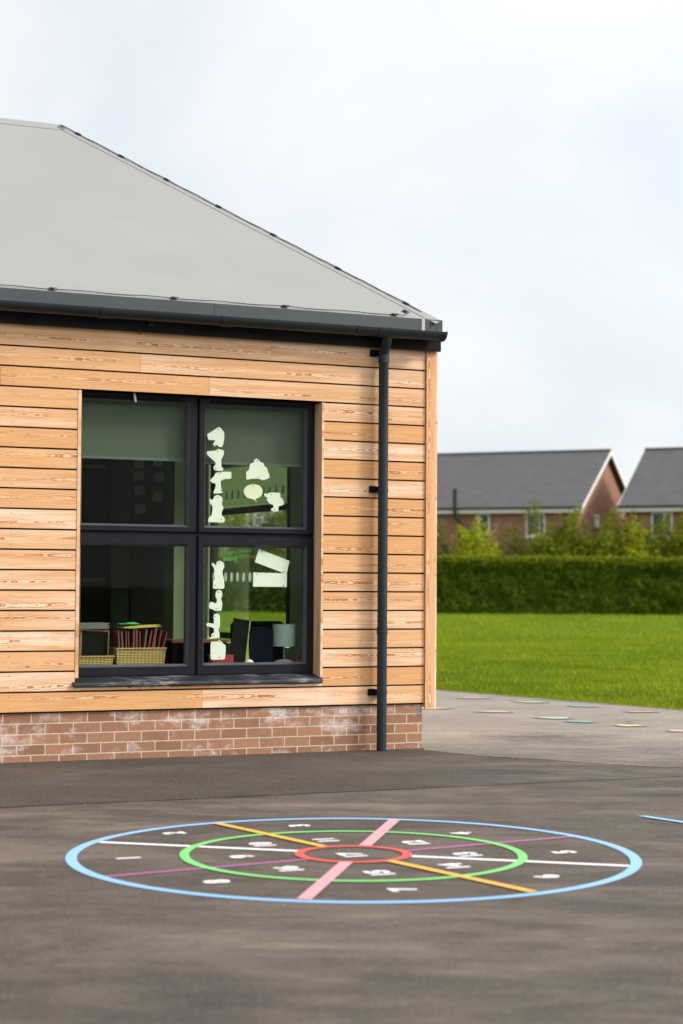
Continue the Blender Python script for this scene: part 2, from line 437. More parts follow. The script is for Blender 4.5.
def grass_mat():
    k = NT('lawn'); o = k.obj()
    a = k.noise(o, .35, 5, .6); b = k.noise(o, 4.0, 6, .7); c_ = k.noise(o, 45, 4, .7)
    bl = k.scale(o, (.5, 2.0, 1))
    e = k.noise(bl, .5, 4, .6)
    c = k.mix(k.mapr(a, .35, .65, 0, 1), (.155,.23,.012), (.20,.27,.016))
    c = k.mix(k.mapr(b, .35, .65, 0, .7), c, (.10,.18,.006))
    c = k.mix(k.mapr(e, .55, .75, 0, .6), c, (.22,.29,.015))
    c = k.mix(k.mapr(c_, .5, .75, 0, .6), c, (.055,.11,.005))
    k.bump(k.math('ADD', b, c_), .9, .08)
    return k.fin(c, .9, .15)
M['lawn'] = grass_mat()

def tile_mat():
    k = NT('roof_tiles'); o = k.obj()
    sx = k.new('ShaderNodeSeparateXYZ'); k.l.new(o, sx.inputs[0])
    z = k.math('FRACT', k.math('MULTIPLY', sx.outputs[2], 1/.19))
    ln = k.math('LESS_THAN', z, .16)
    cx = k.new('ShaderNodeCombineXYZ'); k.l.new(k.math('MULTIPLY', sx.outputs[0], 1/.33), cx.inputs[0])
    k.l.new(k.math('FLOOR', k.math('MULTIPLY', sx.outputs[2], 1/.19)), cx.inputs[1])
    fl = k.new('ShaderNodeVectorMath', operation='FLOOR'); k.l.new(cx.outputs[0], fl.inputs[0])
    wn = k.new('ShaderNodeTexWhiteNoise'); k.l.new(fl.outputs[0], wn.inputs['Vector'])
    c = k.mix(wn.outputs['Value'], (.098,.094,.097), (.114,.109,.111))
    c = k.mix(k.math('MULTIPLY', ln, .6), c, (.03,.03,.033))
    return k.fin(c, .7, .3)
M['tiles'] = tile_mat()
M['white_pvc'] = plain('white_pvc', (.66,.63,.58), .45, .04, 3)
M['soffit_brown'] = plain('soffit_brown', (.16,.09,.06), .8, .1, 3)
M['black_pipe'] = plain('black_pipe', (.012,.013,.014), .4, .1, 3)

# ------------------------------------------------------------------ the ground
def sheet(name, poly, z, mat, kind='structure'):
    b = MB(); b.face([(x, y, z) for x, y in poly])
    if z > 0:
        for p, q in zip(poly, poly[1:]+poly[:1]): b.face([(*p, z), (*q, z), (*q, z-.03), (*p, z-.03)])
    o = b.build(name, mat)
    if kind: o['kind'] = kind
    return o
sheet('lawn', [(-700,-300),(700,-300),(700,900),(-700,900)], -.03, M['lawn'])
# playground tarmac up to the straight lawn edge
gd = Vector((.577, -.817)); g0 = Vector((1.16, 22.48))
e1, e2 = g0 - gd*34, g0 + gd*60
sheet('playground', [(-60,-40), (e2.x, e2.y), (e1.x, e1.y), (-60, e1.y)], 0.0, M['tarmac'])
TH = radians(25); O = Vector((.7505, 14.6447, 0)); U = Vector((cos(TH), sin(TH), 0)); N = Vector((-sin(TH), cos(TH), 0))
def B(x, y, z=0.0):                     # a point in the building's own axes
    return O + U*x + N*y + Vector((0,0,z))
# strip of newer tarmac along the wall
def wig(t, a=.012, s=0): return a*(noise.noise((t*1.7+s, s, 0)) + .6*noise.noise((t*6+s, s+3, 0)))
pts = [B(-14, .06), B(-14, -2.52)]
seam = []
for i in range(121):
    t = -14 + i*.13
    y = -2.5 + wig(t, .02, 2)
    if t > .3: y += (t-.3)**2*.12
    seam.append(B(t, y))
pts += seam
pts += [Vector((1.66,14.0,0)), Vector((1.05,13.97,0)), Vector((.80,14.25,0)), B(-.09, .06)]
sheet('tarmac_strip', [(p.x,p.y) for p in pts], .004, M['tarmac_new'])
b = MB()
for i in range(len(seam)-13):
    a, c = seam[i], seam[i+1]; w = (.006 + .006*noise.noise((i*.5,1,2)))*(1 if i < 98 else max(.15, 1-(i-98)/11))
    n = N*max(.002, w)
    b.face([a-n+Vector((0,0,.0115)), c-n+Vector((0,0,.0115)), c+n+Vector((0,0,.0115)), a+n+Vector((0,0,.0115))])
tag(b.build('tarmac_joint', M['seal']), kind='structure')
# the paler path beyond the corner
edge = []
for i in range(60):
    t = i/59*24
    edge.append((.66+t, 14.42 - .45*min(1, t/.4) - .75*min(1, max(0, t-.4)/1.2) + wig(t, .05, 7)))
lp = [(B(-.09,.05).x, B(-.09,.05).y)] + edge
far = g0 - gd*.02
q1 = g0 - gd*12
lp += [(24.66, -10.8+.0), ]
# clip against the lawn edge line: path fills between its near edge and the lawn
def lawn_y(x): return g0.y + (x-g0.x)*gd.y/gd.x
edge = [(x, y) for x, y in edge if y < lawn_y(x) - .05]
xe = edge[-1][0]
lp = [(B(-.09,.05).x, B(-.09,.05).y)] + edge + [(xe+.02, lawn_y(xe+.02)-.01), (q1.x, lawn_y(q1.x)-.01), (B(-.05,9).x, B(-.05,9).y), (B(-.05,4.6).x, B(-.05,4.6).y)]
sheet('path', lp, .0075, M['path'])
# stone-ish concrete edging between path and lawn
b = MB()
for i in range(46):
    a = e1 + gd*(i*2.0); c = e1 + gd*(i*2.0+1.985)
    nn = Vector((-gd.y, gd.x))*.05
    b.prism([tuple(a-nn*.1), tuple(c-nn*.1), tuple(c+nn), tuple(a+nn)], 'z', -.1, .012)
tag(b.build('lawn_edging', M['path']), kind='structure')

# grass blades: one uncountable mass, thick near the path
b = MB()
def blades(count, d0, d1, s0, s1, size):
    for _ in range(count):
        d = d0 + (d1-d0)*random.random()**1.3
        s = s0 + (s1-s0)*random.random()
        p = g0 + gd*s + Vector((-gd.y, gd.x))*(d + .03)
        if p.y > 12 and -.06*p.y - 2 < p.x < .22*p.y + 2:
            cl = .7*noise.noise((p.x*1.1, p.y*.7, 0)) + .7*noise.noise((p.x*.3, p.y*.22, 8)); cl2 = noise.noise((p.x*5, p.y*5, 4))
            h = size*(.75 + .6*cl + .5*cl2 + .35*random.random())
            if h < .02: continue
            a = random.random()*6.283; w = .006 + size*.09
            dx, dy = cos(a)*w, sin(a)*w
            lx, ly = random.gauss(0, h*.45), random.gauss(0, h*.45)
            b.face([(p.x-dx, p.y-dy, -.032), (p.x+dx, p.y+dy, -.032), (p.x+lx, p.y+ly, h-.03)], a=min(1, max(.01, .5+.75*cl+.4*cl2+.2*random.gauss(0,1))))
blades(90000, 0, 6, -13, 9, .055)
blades(90000, 6, 16, -24, 6, .075)
blades(150000, 16, 62, -62, 6, .095)
tag(b.build('grass', M['blade'], fix=False), 'short bright green grass of the playing field', 'grass', kind='stuff')

# ------------------------------------------------------------------ painted target on the tarmac
CX, CY = .068, 8.91
game = tag(empty('painted_target', (CX, CY, 0)), 'large round painted target with blue green and red rings, coloured spokes and white numbers', 'playground marking')
def ring(r0, r1, z, mat, n=128):
    b = MB()
    for i in range(n):
        a, c = 2*pi*i/n, 2*pi*(i+1)/n
        b.face([(r0*cos(a),r0*sin(a),z),(r1*cos(a),r1*sin(a),z),(r1*cos(c),r1*sin(c),z),(r0*cos(c),r0*sin(c),z)])
    return b.build('ring', mat, game)
tag(ring(1.311, 1.364, .003, P['blue']), 'pale blue outer ring')
tag(ring(.785, .83, .0045, P['green']), 'bright green middle ring')
tag(ring(.235, .283, .0045, P['red']), 'red inner ring')
def spoke(x0, y0, x1, y1, w, mat, z, lab):
    a = Vector((x0-CX, y0-CY)); c = Vector((x1-CX, y1-CY)); d = (c-a).normalized(); n = Vector((-d.y, d.x))*w/2
    def hit(p, s, r):
        p = p.copy(); bq = p.dot(d); cc = p.dot(p) - r*r; dd = max(0, bq*bq-cc); return p + d*(-bq + s*sqrt(dd))
    for s in (-1, 1):
        o_, i_ = hit(a, s, 1.308), hit(a, s, .272)
        b = MB(); b.face([(*(o_-n), z), (*(o_+n), z), (*(i_+n), z), (*(i_-n), z)])
        tag(b.build('spoke', mat, game), lab)
spoke(-1.253,9.278, 1.342,8.594, .05, P['white'], .003, 'white spoke')
spoke(-.717,10.08, .81,7.854, .05, P['orange'], .006, 'orange spoke')
spoke(.292,10.132, -.139,7.644, .062, P['pink'], .006, 'wide pink spoke')
spoke(-.975,8.218, 1.131,9.539, .036, P['purple'], .003, 'purple spoke')
def text_mesh(s, size, off, ext=0.0):
    cu = bpy.data.curves.new('lettering', 'FONT'); cu.body = s; cu.size = size; cu.align_x = 'CENTER'; cu.align_y = 'CENTER'; cu.offset = off
    cu.extrude = ext; cu.resolution_u = 4
    tmp = bpy.data.objects.new('lettering', cu); col.objects.link(tmp)
    dg = bpy.context.evaluated_depsgraph_get()
    me = bpy.data.meshes.new_from_object(tmp.evaluated_get(dg))
    bpy.data.objects.remove(tmp); bpy.data.curves.remove(cu)
    return me
NUM = [('1',-.982,8.737),('2',-.849,9.612),('3',-.21,9.94),('4',.643,9.678),('5',1.095,9.027),('6',.928,8.271),('7',.276,7.896),('8',-.524,8.073),
       ('9',-.455,8.809),('10',-.373,9.214),('11',-.062,9.39),('12',.389,9.311),('13',.622,8.922),('14',.537,8.558),('15',.188,8.338),('16',-.222,8.436),('17',.071,8.881)]
for s, x, y in NUM:
    me = text_mesh(s, .15, .008); me.materials.clear(); me.materials.append(P['white'])
    o = bpy.data.objects.new('number', me); col.objects.link(o); o.parent = game
    o.location = (x-CX, y-CY, .003); o.rotation_euler = (0,0,radians(112))
    tag(o, 'white number ' + s)
# a straight blue line of another marking
b = MB(); d = Vector((.576,-.817)); n = Vector((-d.y,d.x))*.025; a = Vector((1.69,10.44)); c = a + d*5
b.face([(*(a-n),.006),(*(c-n),.006),(*(c+n),.006),(*(a+n+d*.02),.006)])
tag(b.build('painted_line', P['blue']), 'straight pale blue line painted on the tarmac at right', 'playground marking')
# coloured stepping shapes by the lawn
for x, y, c, w, dp, an, lab in [
    (.93,19.18,'rose',.30,.34,.2,'pale pink painted shape touching the foot of the corner post'),
    (1.52,20.98,'rose',.27,.32,.4,'faded pink painted shape nearest the lawn edge on the left'),
    (2.08,20.29,'lightgreen',.27,.30,-.2,'light green painted shape close to the lawn edge'),
    (1.57,18.73,'peach',.24,.36,.3,'orange peach painted shape alone on the pale path near the corner'),
    (2.07,17.9,'mint',.25,.34,.1,'pale mint painted shape overlapping the teal one'),
    (2.27,17.45,'teal',.20,.36,.5,'teal painted shape just in front of the mint one'),
    (2.56,19.64,'teal',.25,.26,-.4,'muted teal painted shape alone near the lawn edge'),
    (3.05,18.86,'coral',.24,.30,.2,'coral orange painted shape near the lawn edge on the right'),
    (2.64,17.0,'yellow',.20,.34,.1,'pale yellow painted shape on the open path'),
    (3.03,16.42,'rose',.22,.32,.3,'pink painted shape nearest the camera on the right')]:
    t = tag(empty('painted_shape', (x, y, 0), an), lab, 'playground marking', 'coloured shapes painted on the pale path')
    def foot(k, dx=0.0):
        out = []
        for i in range(28):
            q = 2*pi*i/28
            r = 1 + .16*cos(2*q+.6) + .13*sin(3*q+x*3) + .06*sin(5*q+y)
            out.append((dx + w/2*k*r*cos(q), dp*.36*k*r*sin(q)))
        return out
    bo = MB(); bo.face([(px*1.25, py, .0115) for px, py in foot(1.12)]); bo.build('border', P['grey'], t)
    fi = MB(); fi.face([(px, py, .0155) for px, py in foot(1.0)]); fi.build('fill', P[c], t)

# ------------------------------------------------------------------ the school building
bld = tag(empty('school_building', O, TH), 'single storey school building with larch board cladding, brick plinth and pale grey hipped roof', 'building')
XL, YB = -9.0, 5.25        # left end and back
def bpart(mb, name, mat, parent=None, **k): return mb.build(name, mat, parent or bld, **k)
# plinth (a hollow brick skirt)
b = MB()
b.box(XL, -.103, .03, .15, -.1, .40); b.box(-.223, -.103, .151, YB, -.1, .40); b.box(XL, -.224, YB-.12, YB, -.1, .40); b.box(XL, XL+.12, .151, YB-.121, -.1, .40)
bpart(b, 'brick_plinth', M['brick'])
# cladding boards
SP = .1459; TOP = 2.984; G = .0125
b = MB(); bid = 1.0
def board(x0, x1, z0, z1, y0=0.0):
    global bid
    bid += 1.37
    zc = (z0+z1)/2; o = random.uniform(-.0015, .0015)
    b.box(x0, x1, y0+o, y0+.019+o, z0, z1, a=bid, uvf=lambda x, y, z: (x, z-zc + (y-y0)))
def run(x0, x1, z0, z1, joints=()):
    xs = [x0] + sorted(j for j in joints if x0 < j < x1) + [x1]
    for p, q in zip(xs, xs[1:]):
        board(p + (.001 if p != x0 else 0), q - (.001 if q != x1 else 0), z0, z1)
JO = {0: [-1.43], 1: [-2.47], 2: [-1.93, -3.52], 18: [-1.96], 9: [-3.52]}
for r in range(19):
    z1 = TOP - SP*(r-1) - G/2; z0 = TOP - SP*r + G/2
    if r == 0: z1 = 3.16
    js = JO.get(r, []) + [random.uniform(-8.5, -6.5), random.uniform(-5.9, -3.7)]
    if r in (0, 1, 2, 18):
        run(XL, -.103, z0, z1, js)
    else:
        run(XL, -2.946, z0, z1, js); run(-.981, -.103, z0, z1, js)
        if r == 17: run(-2.945, -.982, z0, .529, [])
# returns round the corner on the end wall (with its window opening) and on the far sides
EW = (2.70, 4.74, .74, 2.52)      # end wall window y0,y1,z0,z1
def endboard(y0, y1, z0, z1):
    global bid
    bid += 1.37; zc = (z0+z1)/2
    b.box(-.03, -.012, y0, y1, z0, z1, a=bid, uvf=lambda x, y, z: (y, z-zc))
for r in range(19):
    z1 = TOP - SP*(r-1) - G/2; z0 = TOP - SP*r + G/2
    if r == 0: z1 = 3.16
    if z1 < EW[2] or z0 > EW[3]: endboard(.12, YB, z0, z1)
    else: endboard(.12, EW[0]-.03, z0, z1); endboard(EW[1]+.03, YB, z0, z1)
    bid += 1.37; b.box(XL, -.031, YB-.018, YB, z0, z1, a=bid, uvf=lambda x, y, z: (x, z-z0-.07))
    bid += 1.37; b.box(XL, XL+.018, .021, YB-.019, z0, z1, a=bid, uvf=lambda x, y, z: (y, z-z0-.07))
bpart(b, 'board_cladding', M['larch'])
# dark void behind the boards, structural walls
b = MB()
for (x0,x1,z0,z1) in ((XL+.02,-2.947,.35,3.2),(-.98,-.05,.35,3.2),(-2.947,-.98,2.70,3.2),(-2.947,-.98,.35,.53)):
    b.box(x0, x1, .024, .05, z0, z1)
bpart(b, 'batten_void', M['backing'])
b = MB()
for (x0,x1,z0,z1) in ((XL+.02,-2.96,0,3.2),(-.97,-.05,0,3.2),(-2.96,-.97,2.71,3.2),(-2.96,-.97,0,.60)):
    b.box(x0, x1, .152, .30, z0, z1)
for (y0,y1,z0,z1) in ((.301,EW[0]-.04,0,3.2),(EW[1]+.04,YB-.13,0,3.2),(EW[0]-.04,EW[1]+.04,EW[3]+.04,3.2),(EW[0]-.04,EW[1]+.04,0,EW[2]-.04)):
    b.box(-.105, -.032, y0, y1, z0, z1)
bpart(b, 'inner_wall', M['wall_green'])
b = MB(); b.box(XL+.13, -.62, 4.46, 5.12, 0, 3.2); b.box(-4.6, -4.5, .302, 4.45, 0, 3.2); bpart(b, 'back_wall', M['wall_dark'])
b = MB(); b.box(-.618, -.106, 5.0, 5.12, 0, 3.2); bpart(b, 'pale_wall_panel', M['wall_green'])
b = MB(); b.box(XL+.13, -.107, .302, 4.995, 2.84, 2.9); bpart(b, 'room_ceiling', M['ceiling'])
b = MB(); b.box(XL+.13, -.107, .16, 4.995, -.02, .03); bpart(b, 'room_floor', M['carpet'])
# corner post: two planks meeting
b = MB()
b.box(-.1, -.017, -.018, .004, .312, 3.14, a=3.3, uvf=lambda x,y,z:(z, x+.058)); b.box(-.0155, 0, -.012, .10, .312, 3.14, a=9.7, uvf=lambda x,y,z:(z, y-.03))
b.box(-.1, -.0165, .005, .09, .33, 3.13, a=5.1, uvf=lambda x,y,z:(z, y-.03))
bpart(b, 'corner_post', M['larch'])
# window reveal lining
b = MB()
b.box(-2.945, -2.920, -.004, .15, .60, 2.688, a=21.3, uvf=lambda x,y,z:(z, y)); bpart(b, 'reveal_lining', M['larch'])
b = MB(); b.box(-1.0, -.982, -.004, .15, .575, 2.688, a=27.7, uvf=lambda x,y,z:(z, y))
bpart(b, 'reveal_lining', M['larch'])
# --- main window
b = MB()
b.box(-2.965, -2.9415, .105, .15, .575, 2.71); b.box(-1.0015, -.965, .1505, .2, .575, 2.71)
b.box(-2.941, -1.002, .105, .195, 2.702, 2.72); b.box(-2.941, -1.002, .135, .195, .575, .596)
b.box(-1.9715, -1.9625, .145, .195, .597, 2.70); b.box(-2.941, -1.973, .145, .195, 1.651, 1.668); b.box(-1.962, -1.002, .145, .195, 1.651, 1.668)
win = bpart(b, 'window', M['frame'])
def sash(x0, x1, z0, z1, gx0, gx1, gz0, gz1):
    yf, yb = .123, .193
    b = MB(); I = .016
    # front ring
    O4 = [(x0,z0),(x1,z0),(x1,z1),(x0,z1)]; I4 = [(gx0-I,gz0-I),(gx1+I,gz0-I),(gx1+I,gz1+I),(gx0-I,gz1+I)]; G4 = [(gx0,gz0),(gx1,gz0),(gx1,gz1),(gx0,gz1)]
    e = .008
    O5 = [(x0+e,z0+e),(x1-e,z0+e),(x1-e,z1-e),(x0+e,z1-e)]
    for k in range(4):
        m = (k+1) % 4
        q = lambda p, y: (p[0], y, p[1])
        b.face([q(O4[k],yb), q(O4[m],yb), q(O4[m],yf+e), q(O4[k],yf+e)])
        b.face([q(O4[k],yf+e), q(O4[m],yf+e), q(O5[m],yf), q(O5[k],yf)])
        b.face([q(O5[k],yf), q(O5[m],yf), q(I4[m],yf), q(I4[k],yf)])
        b.face([q(I4[k],yf), q(I4[m],yf), q(G4[m],yf+.034), q(G4[k],yf+.034)], mi=1)
        b.face([q(G4[k],yf+.034), q(G4[m],yf+.034), q(G4[m],yb), q(G4[k],yb)], mi=1)
        b.face([q(G4[k],yb), q(G4[m],yb), q(O4[m],yb), q(O4[k],yb)])
    bpart(b, 'sash', [M['frame'], M['bead_lit']], win)
    b = MB(); b.box(gx0-.003, gx1+.003,   .163, .169, gz0-.003, gz1+.003); bpart(b, 'pane', M['glass'], win)
sash(-2.940, -1.973, 1.669, 2.701, -2.863, -2.047, 1.727, 2.630)
sash(-1.961, -1.003, 1.669, 2.701, -1.897, -1.083, 1.727, 2.630)
sash(-2.940, -1.973, .598, 1.650, -2.863, -2.043, .685, 1.566)
sash(-1.961, -1.003, .598, 1.650, -1.897, -1.079, .689, 1.566)
b = MB(); b.prism([(-.038,.538),(.134,.538),(.134,.602),(-.03,.566),(-.038,.559)], 'x', -2.963, -.992)
bevel(bpart(b, 'sill', M['sill'], win), .004)
b = MB(); b.tube([(-2.482,.108,2.70),(-2.479,.10,2.665),(-2.473,.097,2.63)], [.007,.011,.006], 8); bpart(b, 'vent_catch', M['paper'], win, smooth=True)
for x0, x1 in ((-2.86,-2.08),(-1.86,-1.09)):
    b = MB(); b.box(x0, x1, .10, .122, 2.655, 2.668); bpart(b, 'trickle_vent', M['black'], win)
# inner sill board
b = MB(); b.box(-2.955, -.975, .196, .56, .605, .665); bpart(b, 'window_board', M['ceiling'])
# --- end wall window
b = MB()
y0, y1, z0, z1 = EW
F = .06
b.box(-.10,-.035, y0, y0+F, z0, z1); b.box(-.10,-.035, y1-F, y1, z0, z1)
b.box(-.10,-.035, y0+F+.001, y1-F-.001, z0, z0+F); b.box(-.10,-.035, y0+F+.001, y1-F-.001, z1-F, z1); b.box(-.095,-.04, y0+F+.001, y1-F-.001, 1.975, 2.02)
win2 = bpart(b, 'window', M['frame'])
for a_, c_ in ((z0+F, 1.974), (2.021, z1-F)):
    b = MB(); b.box(-.094, -.088, y0+F, y1-F, a_, c_); bpart(b, 'pane', M['clear_glass'], win2)
for zz in (1.351, 2.165):
    for i in range(12):
        b = MB(); yc = y0 + .16 + i*.16
        b.prism([(yc+.034*cos(2*pi*k/14), zz+.048*sin(2*pi*k/14)) for k in range(14)], 'x', -.0975, -.095)
        bpart(b, 'frosted_dot', M['dot'], win2)
# --- roof
EX, EY, EZ = -.02, -.105, 3.372
RT, RZ = 2.40, 5.20
YR = EY + RT
BY = 5.36
XE = XL - .1
b = MB()
A_ = (EX,EY,EZ); B_ = (EX,BY,EZ); R_ = (EX-RT,YR,RZ); L_ = (XE+RT,YR,RZ); C_ = (XE,EY,EZ); D_ = (XE,BY,EZ)
b.face([C_, A_, R_, L_]); b.face([A_, B_, R_]); b.face([B_, D_, L_, R_]); b.face([D_, C_, L_])
low = [(p[0],p[1],p[2]-.03) for p in (A_,B_,D_,C_)]
b.face(low)
for p, q, r_, s_ in ((A_,B_,low[1],low[0]),(B_,D_,low[2],low[1]),(D_,C_,low[3],low[2]),(C_,A_,low[0],low[3])): b.face([p,q,r_,s_])
roof = bpart(b, 'roof', M['membrane'])
# cover strips over ridge and hips (membrane welded in bands, a few mm proud)
nf = Vector((0, -(RZ-EZ), RT)).normalized(); ne = Vector(((RZ-EZ), 0, RT)).normalized()
def band(p, q, inward, n, w, lift=.004):
    p, q = Vector(p), Vector(q); i = inward.normalized()*w
    b = MB(); b.face([p+n*lift, q+n*lift, q+i+n*lift, p+i+n*lift])
    b.face([p+n*lift, q+n*lift, q+n*-.002, p+n*-.002]); b.face([p+i+n*lift, q+i+n*lift, q+i+n*-.002, p+i+n*-.002])
    return b
down = Vector((0,-RT,-(RZ-EZ)))
bpart(band(R_, L_, down, nf, .11), 'ridge_strip', M['membrane'], roof)
hipd = (Vector(A_)-Vector(R_)).normalized()
inw = nf.cross(hipd); inw = inw if inw.x < 0 else -inw
bpart(band(R_, A_, inw, nf, .09), 'hip_strip', M['membrane'], roof)
hipn = (nf+ne).normalized()
# lightning cables on clips
def cable_pts(p, q, n, off, k=24, sag=.004):
    p, q = Vector(p), Vector(q)
    return [p.lerp(q, i/k) + n*(off + sag*sin(i*1.7)) for i in range(k+1)]
side = inw*.03
cb = MB(); cb.tube(cable_pts(Vector(R_)+side, Vector(R_).lerp(Vector(A_), .955)+side, nf, .010, 40), .004, 6); bpart(cb, 'lightning_cable', M['steel'], roof)
up = -down.normalized()
ce = MB(); ce.tube(cable_pts(Vector((XE+.2,EY,EZ))+up*.03, Vector((EX-.30,EY,EZ))+up*.03, nf, .009, 60), .003, 6); bpart(ce, 'lightning_cable', M['steel'], roof)
def clip(p, d, n):
    p = Vector(p); d = Vector(d).normalized(); n = Vector(n); s = d.cross(n)
    b = MB()
    def bx(c, a, w, h):
        vs = [c + d*(a*i) + s*(w*j) + n*(h*k2) for k2 in (-1,1) for i, j in ((-1,-1),(1,-1),(1,1),(-1,1))]
        i0 = len(b.v); b.v += [tuple(v) for v in vs]
        for q in ((0,1,2,3),(4,5,6,7),(0,1,5,4),(1,2,6,5),(2,3,7,6),(3,0,4,7)):
            b.f.append(tuple(i0+t for t in q)); b.uv.append(None); b.a.append(0); b.mi.append(0)
    bx(p + n*.004, .024, .014, .003); bx(p + n*.011, .008, .008, .007); bx(p + n*.018 + d*.01, .03, .003, .002)
    bpart(b, 'cable_clip', M['steel'], roof)
for t in (.05, .17, .295, .435, .58, .745, .915):
    clip(Vector(R_).lerp(Vector(A_), t) + side, hipd, nf)
for x in (-4.1, -3.179, -2.252, -1.36, -.43): clip(Vector((x,EY,EZ)) + up*.03, (1,0,0), nf)
clip(Vector((-.30,EY,EZ)) + up*.10, hipd, nf)
# edge trim in lengths
b = MB(); xs = [XE, -7.2, -4.8, -1.94, -.012]
for p, q in zip(xs, xs[1:]): b.box(p+.0015, q-.0015, -.117, -.1055, 3.268, 3.376)
b.box(-.0192, -.008, -.105, BY, 3.285, 3.376); b.box(XE, -.0202, BY+.001, BY+.012, 3.285, 3.376); b.box(XE-.012, XE-.001, -.117, BY+.012, 3.285, 3.376)
trim = bpart(b, 'roof_edge_trim', M['trim_grey'])
b = MB(); b.box(-.20, -.172, -.1205, -.1175, 3.272, 3.385); bpart(b, 'trim_strap', M['strap'], trim)
b = MB(); b.box(-.062, -.020, -.1195, -.1175, 3.27, 3.374); bpart(b, 'trim_corner', M['trim_grey'], trim)
# fascia and soffit
b = MB(); b.box(XE, .004, -.06, -.035, 3.135, 3.284); b.box(XE, -.021, -.104, -.061, 3.262, 3.284); b.box(XE, -.002, -.034, .15, 3.162, 3.2)
b.box(-.0205, .003, -.034, BY-.05, 3.162, 3.284); b.box(XE, -.022, BY-.08, BY-.05, 3.135, 3.284)
fas = bpart(b, 'fascia', M['black_fascia'])
for x in (-2.42, -4.6, -6.8): 
    b = MB(); b.box(x-.02, x+.02, -.075, -.061, 3.18, 3.25); bpart(b, 'gutter_bracket', M['dark_plastic'], fas)
# gutter
GY, GZ, GR = -.183, 3.266, .064
def half(r0, r1, x0, x1, mat, name, parent, n=16, a0=pi, a1=2*pi):
    b = MB()
    pr = [(GY+r1*cos(a0+(a1-a0)*i/n), GZ+r1*sin(a0+(a1-a0)*i/n)) for i in range(n+1)] + [(GY+r0*cos(a1-(a1-a0)*i/n), GZ+r0*sin(a1-(a1-a0)*i/n)) for i in range(n+1)]
    m = len(pr); i0 = len(b.v)
    b.v += [(x0,*p) for p in pr] + [(x1,*p) for p in pr]
    def add(f): b.f.append(f); b.uv.append(None); b.a.append(0); b.mi.append(0)
    for k in range(m): add((i0+k, i0+(k+1)%m, i0+m+(k+1)%m, i0+m+k))
    for k in range(n):
        add((i0+k, i0+k+1, i0+m-2-k, i0+m-1-k)); add((i0+m+k, i0+m+k+1, i0+2*m-2-k, i0+2*m-1-k))
    return bpart(b, name, mat, parent, smooth=True)
gut = half(GR-.004, GR, XE, -.045, M['dark_plastic'], 'gutter', bld)
for x, w in ((-2.81,.05),(-1.87,.055),(-.80,.012),(-.52,.11),(-4.7,.05),(-6.9,.05)):
    half(GR+.0005, GR+.0045, x-w, x+w, M['dark_plastic'], 'gutter_union', gut)
b = MB(); n = 16; r = GR+.006
pr = [(GY+r*cos(pi+pi*i/n), GZ+.004+r*sin(pi+pi*i/n)) for i in range(n+1)]
b.prism(pr, 'x', -.0445, -.039); bpart(b, 'end_cap', M['dark_plastic'], gut)
half(GR+.0005, GR+.006, -.069, -.0446, M['dark_plastic'], 'end_cap_collar', gut)
# downpipe
PX = -.510; PY = -.078
b = MB(); b.tube([(PX-.018,GY+.01,3.22),(PX-.018,GY+.01,3.20),(PX-.014,GY+.03,3.165),(PX-.004,PY-.02,3.11),(PX,PY,3.07),(PX,PY,2.4),(PX,PY,1.2),(PX,PY,.0)], .0385, 20)
pipe = bpart(b, 'downpipe', M['pipe_plastic'], smooth=True)
for z, h in ((3.06,.045),(2.02,.012),(.93,.03),(.455,.012)):
    b = MB(); b.lathe([(.039,z-h),(.0425,z-h),(.0425,z+h),(.039,z+h)], PX, PY, 20); bpart(b, 'pipe_collar', M['pipe_plastic'], pipe, smooth=True)
for z in (3.095, 2.03, .455):
    b = MB(); b.box(PX-.085, PX-.035, -.030, -.002, z-.026, z+.026); b.box(PX-.036, PX+.03, PY+.030, -.004, z-.022, z+.022)
    b.tube([(PX-.06,-.03,z),(PX-.06,-.034,z)], .007, 8)
    bevel(bpart(b, 'pipe_bracket', M['black'], pipe), .003)

# ------------------------------------------------------------------ things inside, seen through the window
def at(name, x, y, z, label, cat, group=None, rz=0.0):
    return tag(empty(name, B(x, y, z), TH + rz), label, cat, group)
def one(mb, name, mat, x, y, z, label, cat, group=None, rz=0.0, **k):
    o = mb.build(name, mat, None, loc=B(x, y, z), rotz=TH+rz, **k)
    return tag(o, label, cat, group)
for x0, x1, lab, zb in ((-2.93,-1.995,'grey green roller blind half drawn behind the left window panes',2.21),(-1.97,-1.0,'grey green roller blind behind the panes with paper cutouts',2.20)):
    t = at('roller_blind', (x0+x1)/2+.012, .235, zb, lab, 'blind', 'roller blinds in the front window'); w = (x1-x0)/2
    b = MB(); b.box(-w, w, -.001, .001, .02, .56); b.build('fabric', M['blind'], t)
    b = MB(); b.box(-w, w, -.008, .008, 0, .02); b.build('bottom_bar', M['blind_bar'], t)
    b = MB(); b.tube([(-w,0,.575),(w,0,.575)], .025, 12); b.build('roller', M['blind_bar'], t)
t = at('slatted_blind', -.055, 3.72, 2.022, 'dark slatted blind across the top of the far end window', 'blind', rz=pi/2)
b = MB()
for i in range(14): b.face([(-.957,-.004,.023+i*.0305),(.957,-.004,.023+i*.0305),(.957,.006,.057+i*.0305),(-.957,.006,.057+i*.0305)])
b.build('slats', M['green_blind'], t)
b = MB(); b.box(-.957, .957, -.01, .01, .001, .022); b.build('bottom_bar', M['blind_bar'], t)
